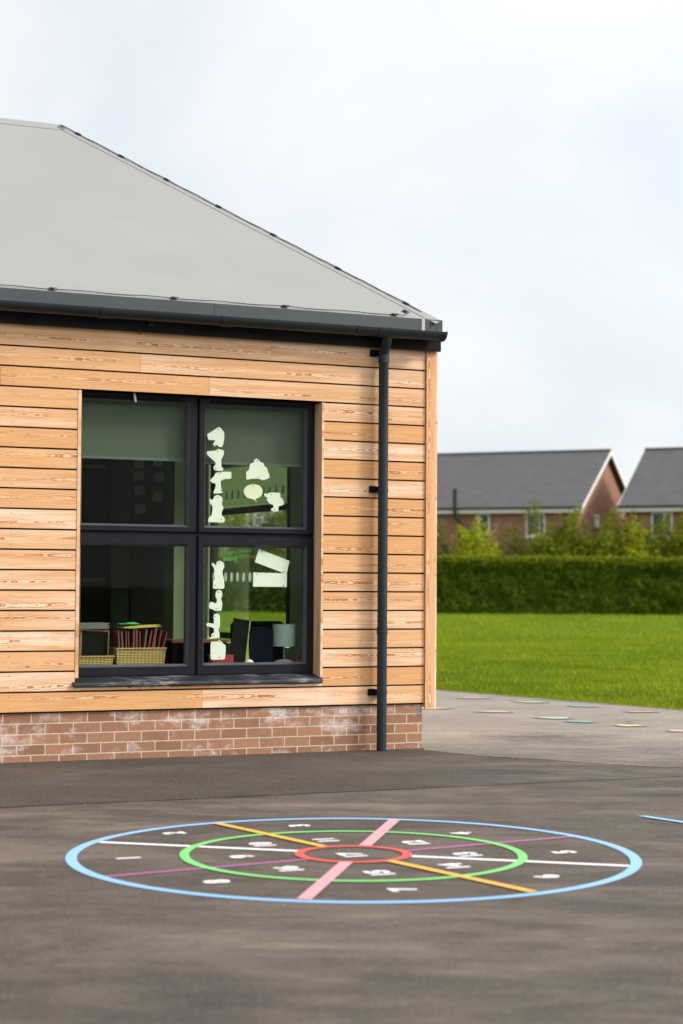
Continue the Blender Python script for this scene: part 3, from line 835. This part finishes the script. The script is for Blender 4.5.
# wicker baskets
def basket(x0, x1, h, lab, d=.2):
    t = at('wicker_basket', (x0+x1)/2, .34, .674, lab, 'basket', 'wicker baskets on the window board'); w = (x1-x0)/2
    b = MB(); k = .94
    out = [(-w*k,-d/2*k),(w*k,-d/2*k),(w*k,d/2*k),(-w*k,d/2*k)]; top = [(-w,-d/2),(w,-d/2),(w,d/2),(-w,d/2)]
    inn = [(p[0]*.95,p[1]*.92) for p in top]
    for i in range(4):
        j = (i+1)%4
        b.face([(*out[i],0),(*out[j],0),(*top[j],h),(*top[i],h)]); b.face([(*top[i],h),(*top[j],h),(*inn[j],h),(*inn[i],h)]); b.face([(*inn[i],h),(*inn[j],h),(inn[j][0],inn[j][1],.01),(inn[i][0],inn[i][1],.01)])
    b.face([(*p,0) for p in out]); b.face([(*p,.01) for p in inn])
    b.build('woven_body', M['wicker'], t)
    b = MB(); b.tube([(*p, h) for p in top] + [(*top[0], h)], .008, 8); b.build('rim', M['wicker'], t, smooth=True)
basket(-2.555, -2.165, .125, 'larger yellow wicker basket holding maroon folders')
basket(-2.90, -2.575, .068, 'low wicker tray under the small slate board')
for i in range(13):
    mat = M['folder_red'] if i % 3 != 1 else M['folder_clear']
    b = MB(); b.box(-.003-.004*random.random(), .003+.006*random.random(), -.085, .085, 0, .235 + .035*random.random())
    o = one(b, 'folder', mat, -2.52+i*.0255, .34, .69, 'maroon folder standing among others in the larger wicker basket' if i%3 != 1 else 'clear brownish folder standing among maroon ones in the wicker basket', 'folder', 'folders in the larger wicker basket' if i%3 != 1 else 'clear folders in the larger wicker basket')
    o.rotation_euler = (0, radians(-6 + 20*(i/12) + random.uniform(-5, 5)), TH)
b = MB()
for i in range(4): o = random.uniform(-.02,.02); b.box(-.13+o, .13+o, -.09, .09-.01*i, i*.004, i*.004+.003)
one(b, 'paper_pile', M['yellow_paper'], -2.355, .33, .955, 'yellow papers lying across the folders in the larger basket', 'paper', rz=.05).rotation_euler[1] = radians(-3)
b = MB(); b.prism([(-.09,-.06),(.06,-.07),(.09,.03),(.0,.08),(-.08,.04)], 'z', 0, .004); b.box(-.02,.05,-.03,.03,.0045,.012)
one(b, 'paper_sheet', M['green_paper'], -2.43, .33, .981, 'bright green paper on top of the yellow papers', 'paper')
t = at('slate_board', -2.70, .33, .70, 'small slate board with a red brown wooden frame in the low tray', 'board')
b = MB(); b.box(-.10,.10,-.004,.004,.012,.228); b.build('slate', M['chalk'], t)
b = MB(); b.box(-.113,-.101,-.008,.008,0,.24); b.box(.101,.113,-.008,.008,0,.24); b.box(-.1005,.1005,-.008,.008,0,.0115); b.box(-.1005,.1005,-.008,.008,.2285,.24); b.build('frame', M['wood_brown'], t)
t.rotation_euler = (radians(-6), radians(3), TH)
b = MB()
for i in range(9): 
    o = random.uniform(-.012,.012); b.box(-.16+o,.16+o,-.10,.08,i*.005,i*.005+.0042)
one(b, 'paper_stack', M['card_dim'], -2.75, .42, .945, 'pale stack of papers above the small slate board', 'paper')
t = at('paper_crate', -2.75, .44, .674, 'dark crate carrying the pale stack of papers behind the slate board', 'crate'); b = MB(); b.box(-.15,.15,-.06,.06,0,.27); b.build('body', M['cupboard'], t)
b = MB(); b.box(-.155,.155,-.065,.065,.2705,.2715); b.build('lid', M['black'], t)
# right hand side
t = at('table_lamp', -1.152, .35, .674, 'table lamp with a grey drum shade on the window board', 'lamp')
b = MB(); b.lathe([(.088,.13),(.092,.30),(.089,.30),(.085,.13),(.088,.13)], n=32); b.build('lamp_shade', M['shade'], t, smooth=True)
b = MB(); b.tube([(0,0,.012),(0,0,.22)], .006, 10); b.build('stem', M['metal_lamp'], t)
b = MB(); b.lathe([(0,.03),(.03,.028),(.07,.016),(.075,0),(0,0)], n=28); b.build('base', M['shade'], t, smooth=True)
t = at('picture_board', -1.552, .33, .674, 'black picture board with a lime edge leaning on the window board', 'board')
b = MB(); b.box(-.07,.062,-.006,.006,0,.345); b.build('panel', M['black'], t)
b = MB(); b.box(.0625,.072,-.006,.03,0,.345); b.box(.0725,.12,.012,.03,.03,.22); b.build('lime_edge', M['lime_edge'], t)
t.rotation_euler = (radians(-7), radians(9), TH)
t = at('padded_chair', -1.10, .82, .03, 'navy padded chair standing inside behind the lamp', 'chair')
b = MB()
b.prism([(-.22,.45),(.22,.45),(.235,.93),(.20,.955),(-.20,.955),(-.235,.93)], 'y', .17, .23); bevel(b.build('backrest', M['navy'], t), .02, 3)
b = MB(); b.box(-.23,.23,-.22,.2,.40,.46); bevel(b.build('seat', M['navy'], t), .02, 3)
for sx in (-.19,.19):
    for sy in (-.18,.19):
        b = MB(); b.tube([(sx,sy,.0),(sx,sy,.40)], .014, 8); b.build('leg', M['black'], t)
t = at('storage_case', -1.36, .40, .674, 'dark navy storage case between the picture board and the lamp', 'case')
b = MB(); b.box(-.085,.115,-.06,.06,0,.255); bevel(b.build('body', M['navy'], t), .012, 2)
b = MB(); b.box(-.075,.105,-.05,.05,.2555,.275); bevel(b.build('lid', M['black'], t), .008, 2)
b = MB(); b.lathe([(.0,.035),(.02,.03),(.035,.015),(.034,.0),(0,0)], n=18); one(b, 'white_pebble', M['paper'], -1.475, .28, .674, 'small white rounded pebble below the picture board', 'ornament', smooth=True)
t = at('red_book', -1.70, .31, .674, 'red book lying behind the lowest paper cutout', 'book'); b = MB(); b.box(-.085,.085,-.06,.06,0,.012); b.box(-.085,.085,-.06,.06,.058,.07); b.box(-.085,.085,-.06,-.052,.0125,.0575); b.build('cover', M['red'], t)
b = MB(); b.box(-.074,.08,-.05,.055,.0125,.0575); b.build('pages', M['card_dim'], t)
b = MB(); b.lathe([(0,.05),(.03,.046),(.05,.03),(.052,.008),(.045,0),(0,0)], n=16); one(b, 'dark_ornament', M['folder_red'], -1.035, .33, .674, 'small dark red ornament beside the lamp base', 'ornament', smooth=True)
# back of the room
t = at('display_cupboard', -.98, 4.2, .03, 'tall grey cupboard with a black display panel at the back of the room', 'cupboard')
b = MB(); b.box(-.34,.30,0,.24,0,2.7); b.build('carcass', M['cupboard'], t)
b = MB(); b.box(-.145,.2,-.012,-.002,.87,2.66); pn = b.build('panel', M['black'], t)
for i, (x, z) in enumerate([(-.08,2.42),(-.08,2.30),(-.07,2.16),(-.06,1.98),(.12,2.44),(.13,2.29),(.12,2.10)]):
    b = MB(); a = random.uniform(-.3,.3)
    pr = [(x+cos(a)*p-sin(a)*q, z+sin(a)*p+cos(a)*q) for p, q in ((-.05,-.045),(.05,-.045),(.055,.04),(-.045,.05))]
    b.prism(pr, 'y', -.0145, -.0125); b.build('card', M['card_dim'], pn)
t = at('wall_picture', -1.47, 4.45, 1.30, 'tall picture in a gilded brown frame on the dark back wall', 'picture')
b = MB(); b.box(-.17,.17,-.012,0,.03,1.1); b.build('picture', M['chalk'], t)
b = MB(); b.box(-.21,-.171,-.03,0,0,1.14); b.box(.171,.21,-.03,0,0,1.14); b.box(-.1705,.1705,-.03,0,0,.0295); b.box(-.1705,.1705,-.03,0,1.1005,1.14); b.build('frame', M['wood_gold'], t)
t = at('low_shelf', -.50, 3.9, .03, 'low dark shelf unit with a brown top by the far wall', 'shelf')
b = MB(); b.box(-.34,-.31,-.15,.15,0,.69); b.box(.17,.2,-.15,.15,0,.69); b.box(-.3095,.1695,.12,.15,0,.69); b.box(-.3095,.1695,-.15,.119,.30,.33); b.box(-.09,-.06,-.15,.119,.3305,.69); b.build('carcass', M['black'], t)
b = MB(); b.box(-.36,.22,-.17,.15,.6905,.715); b.build('top', M['wood_brown'], t)
b = MB(); b.prism([(-.08,0),(.09,0),(.09,.2)], 'y', -.02, .02); one(b, 'green_wedge', M['green_paper'], -.46, 3.84, .362, 'green triangular wedge on the low shelf', 'toy')

# ------------------------------------------------------------------ paper cutouts stuck inside the right panes
CUT = {
'c1': [(-1.891,2.422),(-1.858,2.441),(-1.793,2.483),(-1.751,2.44),(-1.753,2.378),(-1.766,2.329),(-1.792,2.328),(-1.812,2.343),(-1.824,2.329),(-1.844,2.344),(-1.822,2.379),(-1.881,2.376)],
'c2': [(-1.893,2.291),(-1.818,2.298),(-1.802,2.314),(-1.752,2.301),(-1.755,2.268),(-1.775,2.23),(-1.772,2.175),(-1.755,2.164),(-1.764,2.145),(-1.829,2.149),(-1.839,2.171),(-1.819,2.196),(-1.823,2.213),(-1.889,2.263)],
'c3': [(-1.865,2.072),(-1.829,2.106),(-1.822,2.127),(-1.796,2.135),(-1.774,2.129),(-1.77,2.139),(-1.692,2.143),(-1.69,2.09),(-1.75,2.084),(-1.779,2.067),(-1.773,2.016),(-1.76,1.977),(-1.84,1.971),(-1.818,2.021),(-1.818,2.049),(-1.848,2.053)],
'c4': [(-1.869,1.932),(-1.84,1.923),(-1.827,1.953),(-1.795,1.963),(-1.762,1.943),(-1.762,1.918),(-1.768,1.894),(-1.751,1.864),(-1.767,1.833),(-1.767,1.808),(-1.741,1.784),(-1.743,1.753),(-1.877,1.753),(-1.875,1.782),(-1.849,1.807),(-1.842,1.843),(-1.842,1.874),(-1.863,1.898)],
'c5': [(-1.569,2.147),(-1.546,2.158),(-1.538,2.208),(-1.507,2.218),(-1.503,2.24),(-1.481,2.25),(-1.461,2.237),(-1.454,2.225),(-1.427,2.217),(-1.42,2.193),(-1.4,2.185),(-1.39,2.157),(-1.373,2.114),(-1.386,2.099),(-1.426,2.085),(-1.473,2.096),(-1.526,2.094),(-1.566,2.083)],
'c6': [(-1.469,1.946),(-1.446,1.961),(-1.432,1.981),(-1.43,2.003),(-1.439,2.024),(-1.458,2.041),(-1.485,2.051),(-1.515,2.053),(-1.544,2.046),(-1.569,2.032),(-1.584,2.013),(-1.589,1.991),(-1.581,1.97),(-1.564,1.952),(-1.538,1.941),(-1.508,1.937),(-1.478,1.913),(-1.487,1.94)],
'c7': [(-1.421,1.983),(-1.385,1.98),(-1.378,1.992),(-1.284,1.992),(-1.284,1.958),(-1.264,1.946),(-1.25,1.906),(-1.27,1.894),(-1.297,1.887),(-1.299,1.862),(-1.296,1.85),(-1.33,1.845),(-1.357,1.852),(-1.361,1.867),(-1.337,1.88),(-1.344,1.898),(-1.371,1.904),(-1.398,1.937),(-1.391,1.952),(-1.415,1.962)],
'd1': [(-1.848,1.435),(-1.833,1.447),(-1.809,1.423),(-1.803,1.454),(-1.777,1.463),(-1.747,1.448),(-1.74,1.418),(-1.756,1.387),(-1.756,1.363),(-1.743,1.326),(-1.738,1.249),(-1.833,1.249),(-1.831,1.307),(-1.814,1.326),(-1.824,1.356),(-1.822,1.387),(-1.828,1.411)],
'd2': [(-1.812,1.21),(-1.801,1.235),(-1.781,1.242),(-1.757,1.229),(-1.757,1.192),(-1.767,1.174),(-1.754,1.143),(-1.76,1.082),(-1.812,1.082),(-1.838,1.095),(-1.862,1.101),(-1.861,1.137),(-1.845,1.152),(-1.809,1.137),(-1.796,1.162),(-1.809,1.186)],
'd3': [(-1.883,.988),(-1.857,.991),(-1.824,.983),(-1.82,1.01),(-1.828,1.034),(-1.821,1.056),(-1.795,1.062),(-1.773,1.046),(-1.772,.961),(-1.785,.943),(-1.775,.912),(-1.775,.876),(-1.84,.876),(-1.843,.906),(-1.82,.918),(-1.82,.949),(-1.85,.961),(-1.88,.967)],
'd4': [(-1.847,.849),(-1.788,.851),(-1.777,.864),(-1.762,.851),(-1.751,.839),(-1.725,.821),(-1.724,.778),(-1.73,.715),(-1.782,.712),(-1.847,.712)],
'd5': [(-1.458,1.556),(-1.201,1.467),(-1.225,1.365),(-1.491,1.455)],
'd6': [(-1.503,1.375),(-1.223,1.37),(-1.223,1.266),(-1.505,1.267)]}
CL = {'c1':'white paper cutout topmost in the column at the left of the upper right pane','c2':'white paper cutout with a wide top and narrow foot, second down the upper column','c3':'white paper cutout figure holding out a square to the right',
'c4':'tall white paper cutout standing at the bottom of the upper right pane','c5':'white crown shaped paper cutout in the middle of the upper pane','c6':'cream speech bubble cutout with a small tail','c7':'ragged white cutout right of the speech bubble',
'd1':'white paper cutout figure with a raised arm at the top of the lower pane','d2':'white paper cutout with a round head and box below, second in the lower column','d3':'white paper cutout with an arm pointing left in the lower column','d4':'squarish white paper cutout lowest in the lower column',
'd5':'tilted blank white strip of card in the lower pane','d6':'level blank white strip of card under the tilted one'}
for kk, pl in CUT.items():
    cx = sum(p[0] for p in pl)/len(pl); cz = sum(p[1] for p in pl)/len(pl)
    b = MB(); y = .0012 if kk != 'd6' else .0
    # smooth the scissor line a little
    q = []
    for i in range(len(pl)):
        p0, p1 = pl[i], pl[(i+1) % len(pl)]
        if kk in ('d5','d6'): q.append(p0)
        else: q += [(p0[0]*.88+p1[0]*.12, p0[1]*.88+p1[1]*.12), (p0[0]*.12+p1[0]*.88, p0[1]*.12+p1[1]*.88)]
    b.prism([(p[0]-cx, p[1]-cz) for p in q], 'y', 0, .001)
    one(b, 'paper_cutout', M['paper_cream'] if kk == 'c6' else M['paper'], cx+.0135, .1712 + (.0012 if kk == 'd5' else 0), cz, CL[kk], 'paper cutout', 'paper cutouts on the window')
for o in [o for o in col.objects if o.name.startswith('paper_cutout')]:
    xs = [v.co for v in o.data.vertices]
    top = max(xs, key=lambda c: c.z - abs(c.x)*.3); bot = min(xs, key=lambda c: c.z + abs(c.x)*.3)
    for p, f in ((top, .8), (bot, .8)):
        b = MB(); b.prism([(p.x*f+.0045*cos(2*pi*k/10), p.z*f+.0045*sin(2*pi*k/10)) for k in range(10)], 'y', -.0012, -.0002)
        b.build('tack', M['cupboard'], o)
# faint green writing on the lower pane
for s, x, z, rz in (('Golden Goose', -1.648, 1.535, .10), ('Beard', -1.70, 1.476, .03)):
    me = text_mesh(s, .044, .0006, .0004); me.materials.clear(); me.materials.append(M['ink'])
    o = bpy.data.objects.new('handwriting', me); col.objects.link(o)
    o.matrix_world = Matrix.Translation(B(x+.0135, .173, z)) @ Matrix.Rotation(TH, 4, 'Z') @ Matrix.Rotation(pi/2, 4, 'X') @ Matrix.Rotation(rz, 4, 'Z')
    tag(o, 'faint green handwritten upper line on the lower right pane' if s[0] == 'G' else 'faint green handwritten short lower line on the lower right pane', 'handwriting')

# ------------------------------------------------------------------ hedge and shrubs
def leaf(b, p, s, a, n=None):
    u = Vector((random.gauss(0,1), random.gauss(0,1), random.gauss(0,1))).normalized()
    w = u.orthogonal().normalized(); ang = random.random()*6.283
    w = Matrix.Rotation(ang, 3, u) @ w; q = u.cross(w)
    p = Vector(p); w = w*s; q = q*s*.55
    b.face([p-w, p+q, p+w, p-q], a=a)
HY, HT, HH = 80.95, 2.2, 2.5
hedge = tag(empty('garden_hedge', (0, HY+HT/2, 0)), 'long clipped dark green hedge across the far side of the lawn', 'hedge')
b = MB()
b.box(-40, 60, -HT/2+.2, HT/2-.1, -.03, HH-.14); b.build('inner_mass', M['hedge_core_shade'], hedge)
b = MB(); bt = MB()
def hbump(x, z): return .13*noise.noise((x*1.1, z*1.4, 0)) + .09*noise.noise((x*3, z*3.4, 5))
for _ in range(80000):
    x = random.uniform(2.5, 18) if random.random() < .68 else random.uniform(-40, 60)
    z = random.uniform(-.02, HH)
    g = noise.noise((x*1.5, z*1.9, 9)) + .6*noise.noise((x*4.5, z*4.5, 2))
    if g < -.5 and random.random() < .7: continue
    y = -HT/2 + .02 - hbump(x, z) + abs(random.gauss(0, .07))
    leaf(b, (x, y, z), random.uniform(.05, .095), min(1, max(.01, .36 + .55*g + .22*random.gauss(0,1))))
for _ in range(30000):
    x = random.uniform(2.5, 18) if random.random() < .6 else random.uniform(-40, 60)
    z = HH - .06 + .05*noise.noise((x*.8, 3, 0)) + .05*noise.noise((x*4, 1, 0)) + random.gauss(0, .05)
    y = random.uniform(-HT/2-.08, HT/2) if random.random() < .6 else -HT/2 + random.gauss(-.03, .07)
    if y < -HT/2 + .1: z -= abs(random.gauss(0, .14))
    leaf(bt, (x, y, z), random.uniform(.04, .075), min(1, max(.01, random.random())))
b.build('foliage', M['hedge_leaf'], hedge, fix=False); bt.build('new_growth', M['hedge_top'], hedge, fix=False)

def shrub(x, y, h, r, mat, label, dense=1.0, sprigs=6, seed=0, cat='shrub'):
    random.seed(100+seed)
    t = tag(empty('garden_shrub', (x, y, -.03)), label, cat, 'shrubs behind the hedge')
    st = MB(); lf = MB()
    tips = []
    for i in range(10):
        a = random.random()*6.283; rr = r*random.uniform(.2,.85); hh = h*random.uniform(.55,.95)*(1-.35*(rr/r)**2)
        p = [Vector((0,0,0)), Vector((cos(a)*rr*.35, sin(a)*rr*.35, hh*.45)), Vector((cos(a)*rr, sin(a)*rr, hh))]
        st.tube(p, [.05,.03,.01], 6); tips.append(p[2])
    for i in range(sprigs):
        a = random.random()*6.283; rr = r*random.uniform(.0,.6)
        p0 = Vector((cos(a)*rr, sin(a)*rr, h*.7)); p1 = Vector((cos(a)*rr*1.4, sin(a)*rr*1.4, h*random.uniform(.9,1.03)))
        st.tube([p0, p1], [.014,.004], 5)
        for k in range(26):
            f = random.random(); leaf(lf, p0.lerp(p1, f) + Vector((random.gauss(0,.07),random.gauss(0,.07),0)), random.uniform(.04,.075), random.uniform(.4,1))
    n = int(11000*dense*(r/1.5)**2)
    for i in range(n):
        while True:
            q = Vector((random.uniform(-1,1), random.uniform(-1,1), random.uniform(0,1)))
            d = sqrt(q.x*q.x+q.y*q.y+(q.z*.97)**2)
            if .35 < d < 1: break
        g = noise.noise((q.x*3+seed, q.y*3, q.z*4)) 
        sc = .82 + .28*noise.noise((q.x*2+seed*3, q.y*2, q.z*3))
        if g < -.12 and random.random() < .75: continue
        p = Vector((q.x*r*sc*1.15, q.y*r*sc*1.15, h*(.1+1.02*q.z*sc)))
        leaf(lf, p, random.uniform(.06,.10), min(1, max(.01, .45+.6*g+.2*random.gauss(0,1))))
    st.build('stems', M['bark'], t); lf.build('foliage', M[mat], t, fix=False)
SH = [(6.15,85.6,4.15,1.55,'lime_leaf','bright lime round shrub in front of the narrow house window',1.1,7),
      (4.5,86.4,4.3,1.0,'brown_leaf','sparse brownish green shrub nearest the wooden corner post',.5,5),
      (8.2,86.6,4.0,1.3,'brown_leaf','thin olive brown shrub between the lime shrub and the wider window',.6,6),
      (9.1,87.4,5.4,.8,'olive_leaf','tall wispy shrub rising across the wider house window',.28,7),
      (10.6,85.8,4.85,1.75,'olive_leaf','bushy mid green shrub below the white barge board',1.0,10),
      (12.9,86.2,4.8,1.75,'olive_leaf','bushy green shrub in front of the brick gable',1.0,9),
      (14.8,85.7,4.5,1.5,'olive_leaf','dense shrub in front of the second house',1.0,8),
      (16.4,86.5,4.8,1.5,'olive_leaf','leafy shrub at the right edge before the second house window',.8,9),
      (11.8,85.2,4.0,1.5,'olive_leaf','low rounded shrub right behind the hedge below the gable',1.0,3),
      (9.4,85.2,3.75,1.4,'olive_leaf','low rounded shrub right behind the hedge below the wider window',.8,3),
      (13.8,85.2,4.1,1.5,'lime_leaf','low yellow green shrub between the gable and the second house',.7,3),
      (16.0,85.0,4.0,1.5,'olive_leaf','low rounded shrub behind the right end of the hedge',1.0,3),
      (19.0,86.0,4.6,1.7,'olive_leaf','shrub beyond the right edge of the view',.5,6),
      (2.2,86.0,4.8,1.7,'olive_leaf','shrub hidden behind the school corner',.6,6),
      (-.4,86.2,5.6,1.8,'lime_leaf','yellow green shrub seen through the end window at right',.9,6),
      (-2.9,85.8,5.9,1.9,'olive_leaf','green shrub seen through the middle of the end window',.9,6),
      (-5.2,86.2,5.6,1.8,'lime_leaf','yellow green shrub seen through the end window at left',.9,6),
      (-7.8,86.2,5.6,1.9,'olive_leaf','green shrub at the left of the end window view',.8,6)]
for i, s in enumerate(SH): shrub(*s[:6], dense=s[6], sprigs=s[7], seed=i)

# ------------------------------------------------------------------ houses
HA = radians(-25); P1 = Vector((13.846, 95.0, 0))
HU = Vector((cos(HA), sin(HA), 0)); HN = Vector((sin(HA), -cos(HA), 0))   # along the ridge / towards the viewer
W_, EZH, RZH = 4.88, 5.02, 8.10
def house(x0, x1, label, wins, gables):
    """local x runs along the ridge, local y away from the viewer, ridge at y = 0"""
    o = P1 + HU*x0
    t = tag(empty('brick_house', o, HA), label, 'house', 'brick houses beyond the hedge'); L = x1-x0
    wf = W_-.30; v = .28
    zt = EZH + .02
    b = MB()
    # walls as a pentagonal shell
    rise = (RZH-EZH)/W_
    pent = [(-wf,0),(wf,0),(wf,EZH+.05),(0,EZH+.05+rise*wf-.05),(-wf,EZH+.05)]
    b.prism(pent, 'x', v, L-v); b.build('brick_wall', M['house_brick'], t)
    b = MB(); th = .12
    for s in (-1, 1):
        b.prism([(s*W_, EZH), (0, RZH), (0, RZH+th), (s*W_, EZH+th)], 'x', 0, L)
    roof = b.build('tiled_roof', M['tiles'], t)
    b = MB(); b.tube([(0,0,RZH+th),(L,0,RZH+th)], .09, 8); b.build('ridge_tiles', M['tiles'], roof)
    b = MB()
    b.box(.02, L-.02, -W_-.02, -W_+.005, EZH-.17, EZH+.04); b.box(.02, L-.02, W_-.005, W_+.02, EZH-.17, EZH+.04); b.build('fascia_board', M['white_pvc'], t)
    b = MB(); b.box(.02, L-.02, -W_+.006, -wf, EZH-.17, EZH-.14); b.build('soffit', M['white_pvc'], t)
    b = MB(); b.tube([(.0,-W_-.07,EZH+.09),(L,-W_-.07,EZH+.09)], .055, 8); b.build('gutter', M['black_pipe'], t)
    for xe, s in ((0,-1),(L,1)):
        for sd in (-1, 1):
            b = MB(); e = xe + s*.002
            b.prism([(sd*(W_+.03), EZH-.10), (sd*(W_+.03), EZH+.11), (0, RZH+.11), (0, RZH-.10)], 'x', min(e, e+s*.03), max(e, e+s*.03))
            b.build('barge_board', M['white_pvc'], t)
        for sd in (-1, 1):
            b = MB(); b.prism([(sd*W_, EZH-.03), (0, RZH-.03), (0, RZH-.005), (sd*W_, EZH-.005)], 'x', min(xe, xe-s*v)+.002, max(xe, xe-s*v)-.002); b.build('verge_soffit', M['soffit_brown'], t)
    for (a, c, z0, z1, mull) in wins:
        a -= x0; c -= x0
        b = MB(); y = -wf; F = .085
        for q in ((a,a+F,z0,z1),(c-F,c,z0,z1),(a+F,c-F,z0,z0+F),(a+F,c-F,z1-F,z1)): b.box(q[0],q[1],y-.06,y+.03,q[2],q[3])
        if mull: b.box(mull-x0-.05, mull-x0+.05, y-.055, y+.03, z0+F, z1-F)
        b.box(a-.08, c+.08, y-.12, y-.002, z0-.11, z0-.002)
        w = b.build('window', M['white_pvc'], t)
        b = MB(); b.box(a+F, c-F, y-.02, y-.01, z0+F, z1-F); b.build('pane', M['house_glass'], w)
    for (yy, z0, z1) in gables:
        b = MB(); x = L-v; b.box(x-.01, x+.06, yy-.34, yy+.34, z0, z1); w = b.build('window', M['white_pvc'], t)
        b = MB(); b.box(x+.061, x+.07, yy-.26, yy+.26, z0+.08, z1-.08); b.build('pane', M['house_glass'], w)
    return t
h1 = house(-13, 0, 'brick house with a grey tiled roof and white barge boards on its brick gable', [(-5.53,-4.9,3.85,4.84,None),(-3.0,-1.98,3.70,4.84,-2.3),(-8.9,-7.75,3.86,4.84,-8.3)], [(-1.6,4.2,4.85)])
b = MB(); x = 13-6.62
b.tube([(x+.26,-W_-.05,3.2),(x+.26,-W_-.05,4.35),(x+.02,-W_-.16,4.75),(x,-W_-.16,5.1),(x,-W_-.16,6.1)], .10, 10)
b.build('soil_pipe', M['black_pipe'], h1, smooth=True)
house(1.8, 15, 'second brick house at the right whose front roof slope hides its gable', [(3.4,4.45,3.62,4.84,4.05),(7.5,8.6,3.62,4.84,8.0)], [])

# ------------------------------------------------------------------ sky and light
az, el = math.atan2(.978, -.208), radians(33)
world = bpy.data.worlds.new('World'); scene.world = world; world.use_nodes = True
nt = world.node_tree; nodes, links = nt.nodes, nt.links
bg = nodes['Background']; outw = nodes['World Output']
sky = nodes.new('ShaderNodeTexSky'); sky.sky_type = 'NISHITA'; sky.sun_disc = False
sky.sun_elevation = el; sky.sun_rotation = az; sky.air_density = 1.0; sky.dust_density = 2.5; sky.ozone_density = 1.0
links.new(sky.outputs[0], bg.inputs[0]); bg.inputs[1].default_value = .10
tc = nodes.new('ShaderNodeTexCoord')
sep = nodes.new('ShaderNodeSeparateXYZ'); links.new(tc.outputs['Generated'], sep.inputs[0])
def wm(op, a, b_=None, clamp=False):
    x = nodes.new('ShaderNodeMath'); x.operation = op; x.use_clamp = clamp
    for i, q in enumerate((a, b_)):
        if q is None: continue
        if isinstance(q, (int, float)): x.inputs[i].default_value = q
        else: links.new(q, x.inputs[i])
    return x.outputs[0]
den = wm('ADD', wm('MAXIMUM', sep.outputs[2], 0.0), .55)
cmb = nodes.new('ShaderNodeCombineXYZ'); links.new(wm('DIVIDE', sep.outputs[0], den), cmb.inputs[0]); links.new(wm('DIVIDE', sep.outputs[1], den), cmb.inputs[1])
cn = nodes.new('ShaderNodeTexNoise'); links.new(cmb.outputs[0], cn.inputs['Vector']); cn.inputs['Scale'].default_value = 2.6; cn.inputs['Detail'].default_value = 6; cn.inputs['Roughness'].default_value = .46; cn.inputs['Distortion'].default_value = .3
rp = nodes.new('ShaderNodeValToRGB'); links.new(cn.outputs['Fac'], rp.inputs[0])
rp.color_ramp.elements[0].position = .42; rp.color_ramp.elements[0].color = (.765,.81,.855,1)
rp.color_ramp.elements[1].position = .58; rp.color_ramp.elements[1].color = (.93,.93,.925,1)
bg2 = nodes.new('ShaderNodeBackground'); links.new(rp.outputs[0], bg2.inputs[0]); 
dp = nodes.new('ShaderNodeVectorMath'); dp.operation = 'DOT_PRODUCT'; links.new(tc.outputs['Generated'], dp.inputs[0]); dp.inputs[1].default_value = (cos(el)*.978, -cos(el)*.208, sin(el))
glow = wm('POWER', wm('MAXIMUM', wm('ADD', wm('MULTIPLY', dp.outputs['Value'], .5), .5), 0.0), 5.0)
links.new(wm('ADD', wm('MULTIPLY', glow, 1.3), .54), bg2.inputs[1])
mx = nodes.new('ShaderNodeMixShader'); mx.inputs[0].default_value = .86
links.new(bg.outputs[0], mx.inputs[1]); links.new(bg2.outputs[0], mx.inputs[2]); links.new(mx.outputs[0], outw.inputs[0])

sl = bpy.data.lights.new('sun', 'SUN'); sl.energy = 1.3; sl.angle = radians(11); sl.color = (1, .94, .86)
so = bpy.data.objects.new('sun', sl); col.objects.link(so)
sd = Vector((cos(el)*.978, -cos(el)*.208, sin(el)))
so.rotation_euler = sd.to_track_quat('Z', 'Y').to_euler(); so.location = (20, 0, 20)

# ------------------------------------------------------------------ camera
cam = bpy.data.cameras.new('camera'); co = bpy.data.objects.new('camera', cam); col.objects.link(co)
cam.sensor_fit = 'VERTICAL'; cam.sensor_height = 36; cam.sensor_width = 24
cam.lens = 1850/1024*36; cam.clip_start = .1; cam.clip_end = 2000
pitch = math.atan(71.3/1850)
co.location = (0, 0, 1.297)
co.rotation_euler = (Matrix.Rotation(pi/2+pitch, 3, 'X') @ Matrix.Rotation(.0067, 3, 'Z')).to_euler()
cam.dof.use_dof = True; cam.dof.focus_distance = 13.6; cam.dof.aperture_fstop = 2.2
scene.camera = co

vs = scene.view_settings
vs.view_transform = 'Standard'; vs.look = 'None'; vs.gamma = 1.0; vs.exposure = 1.0; vs.use_curve_mapping = False
scene.cycles.use_denoising = True
scene.cycles.max_bounces = 10; scene.cycles.transparent_max_bounces = 16
scene.cycles.sample_clamp_indirect = 6
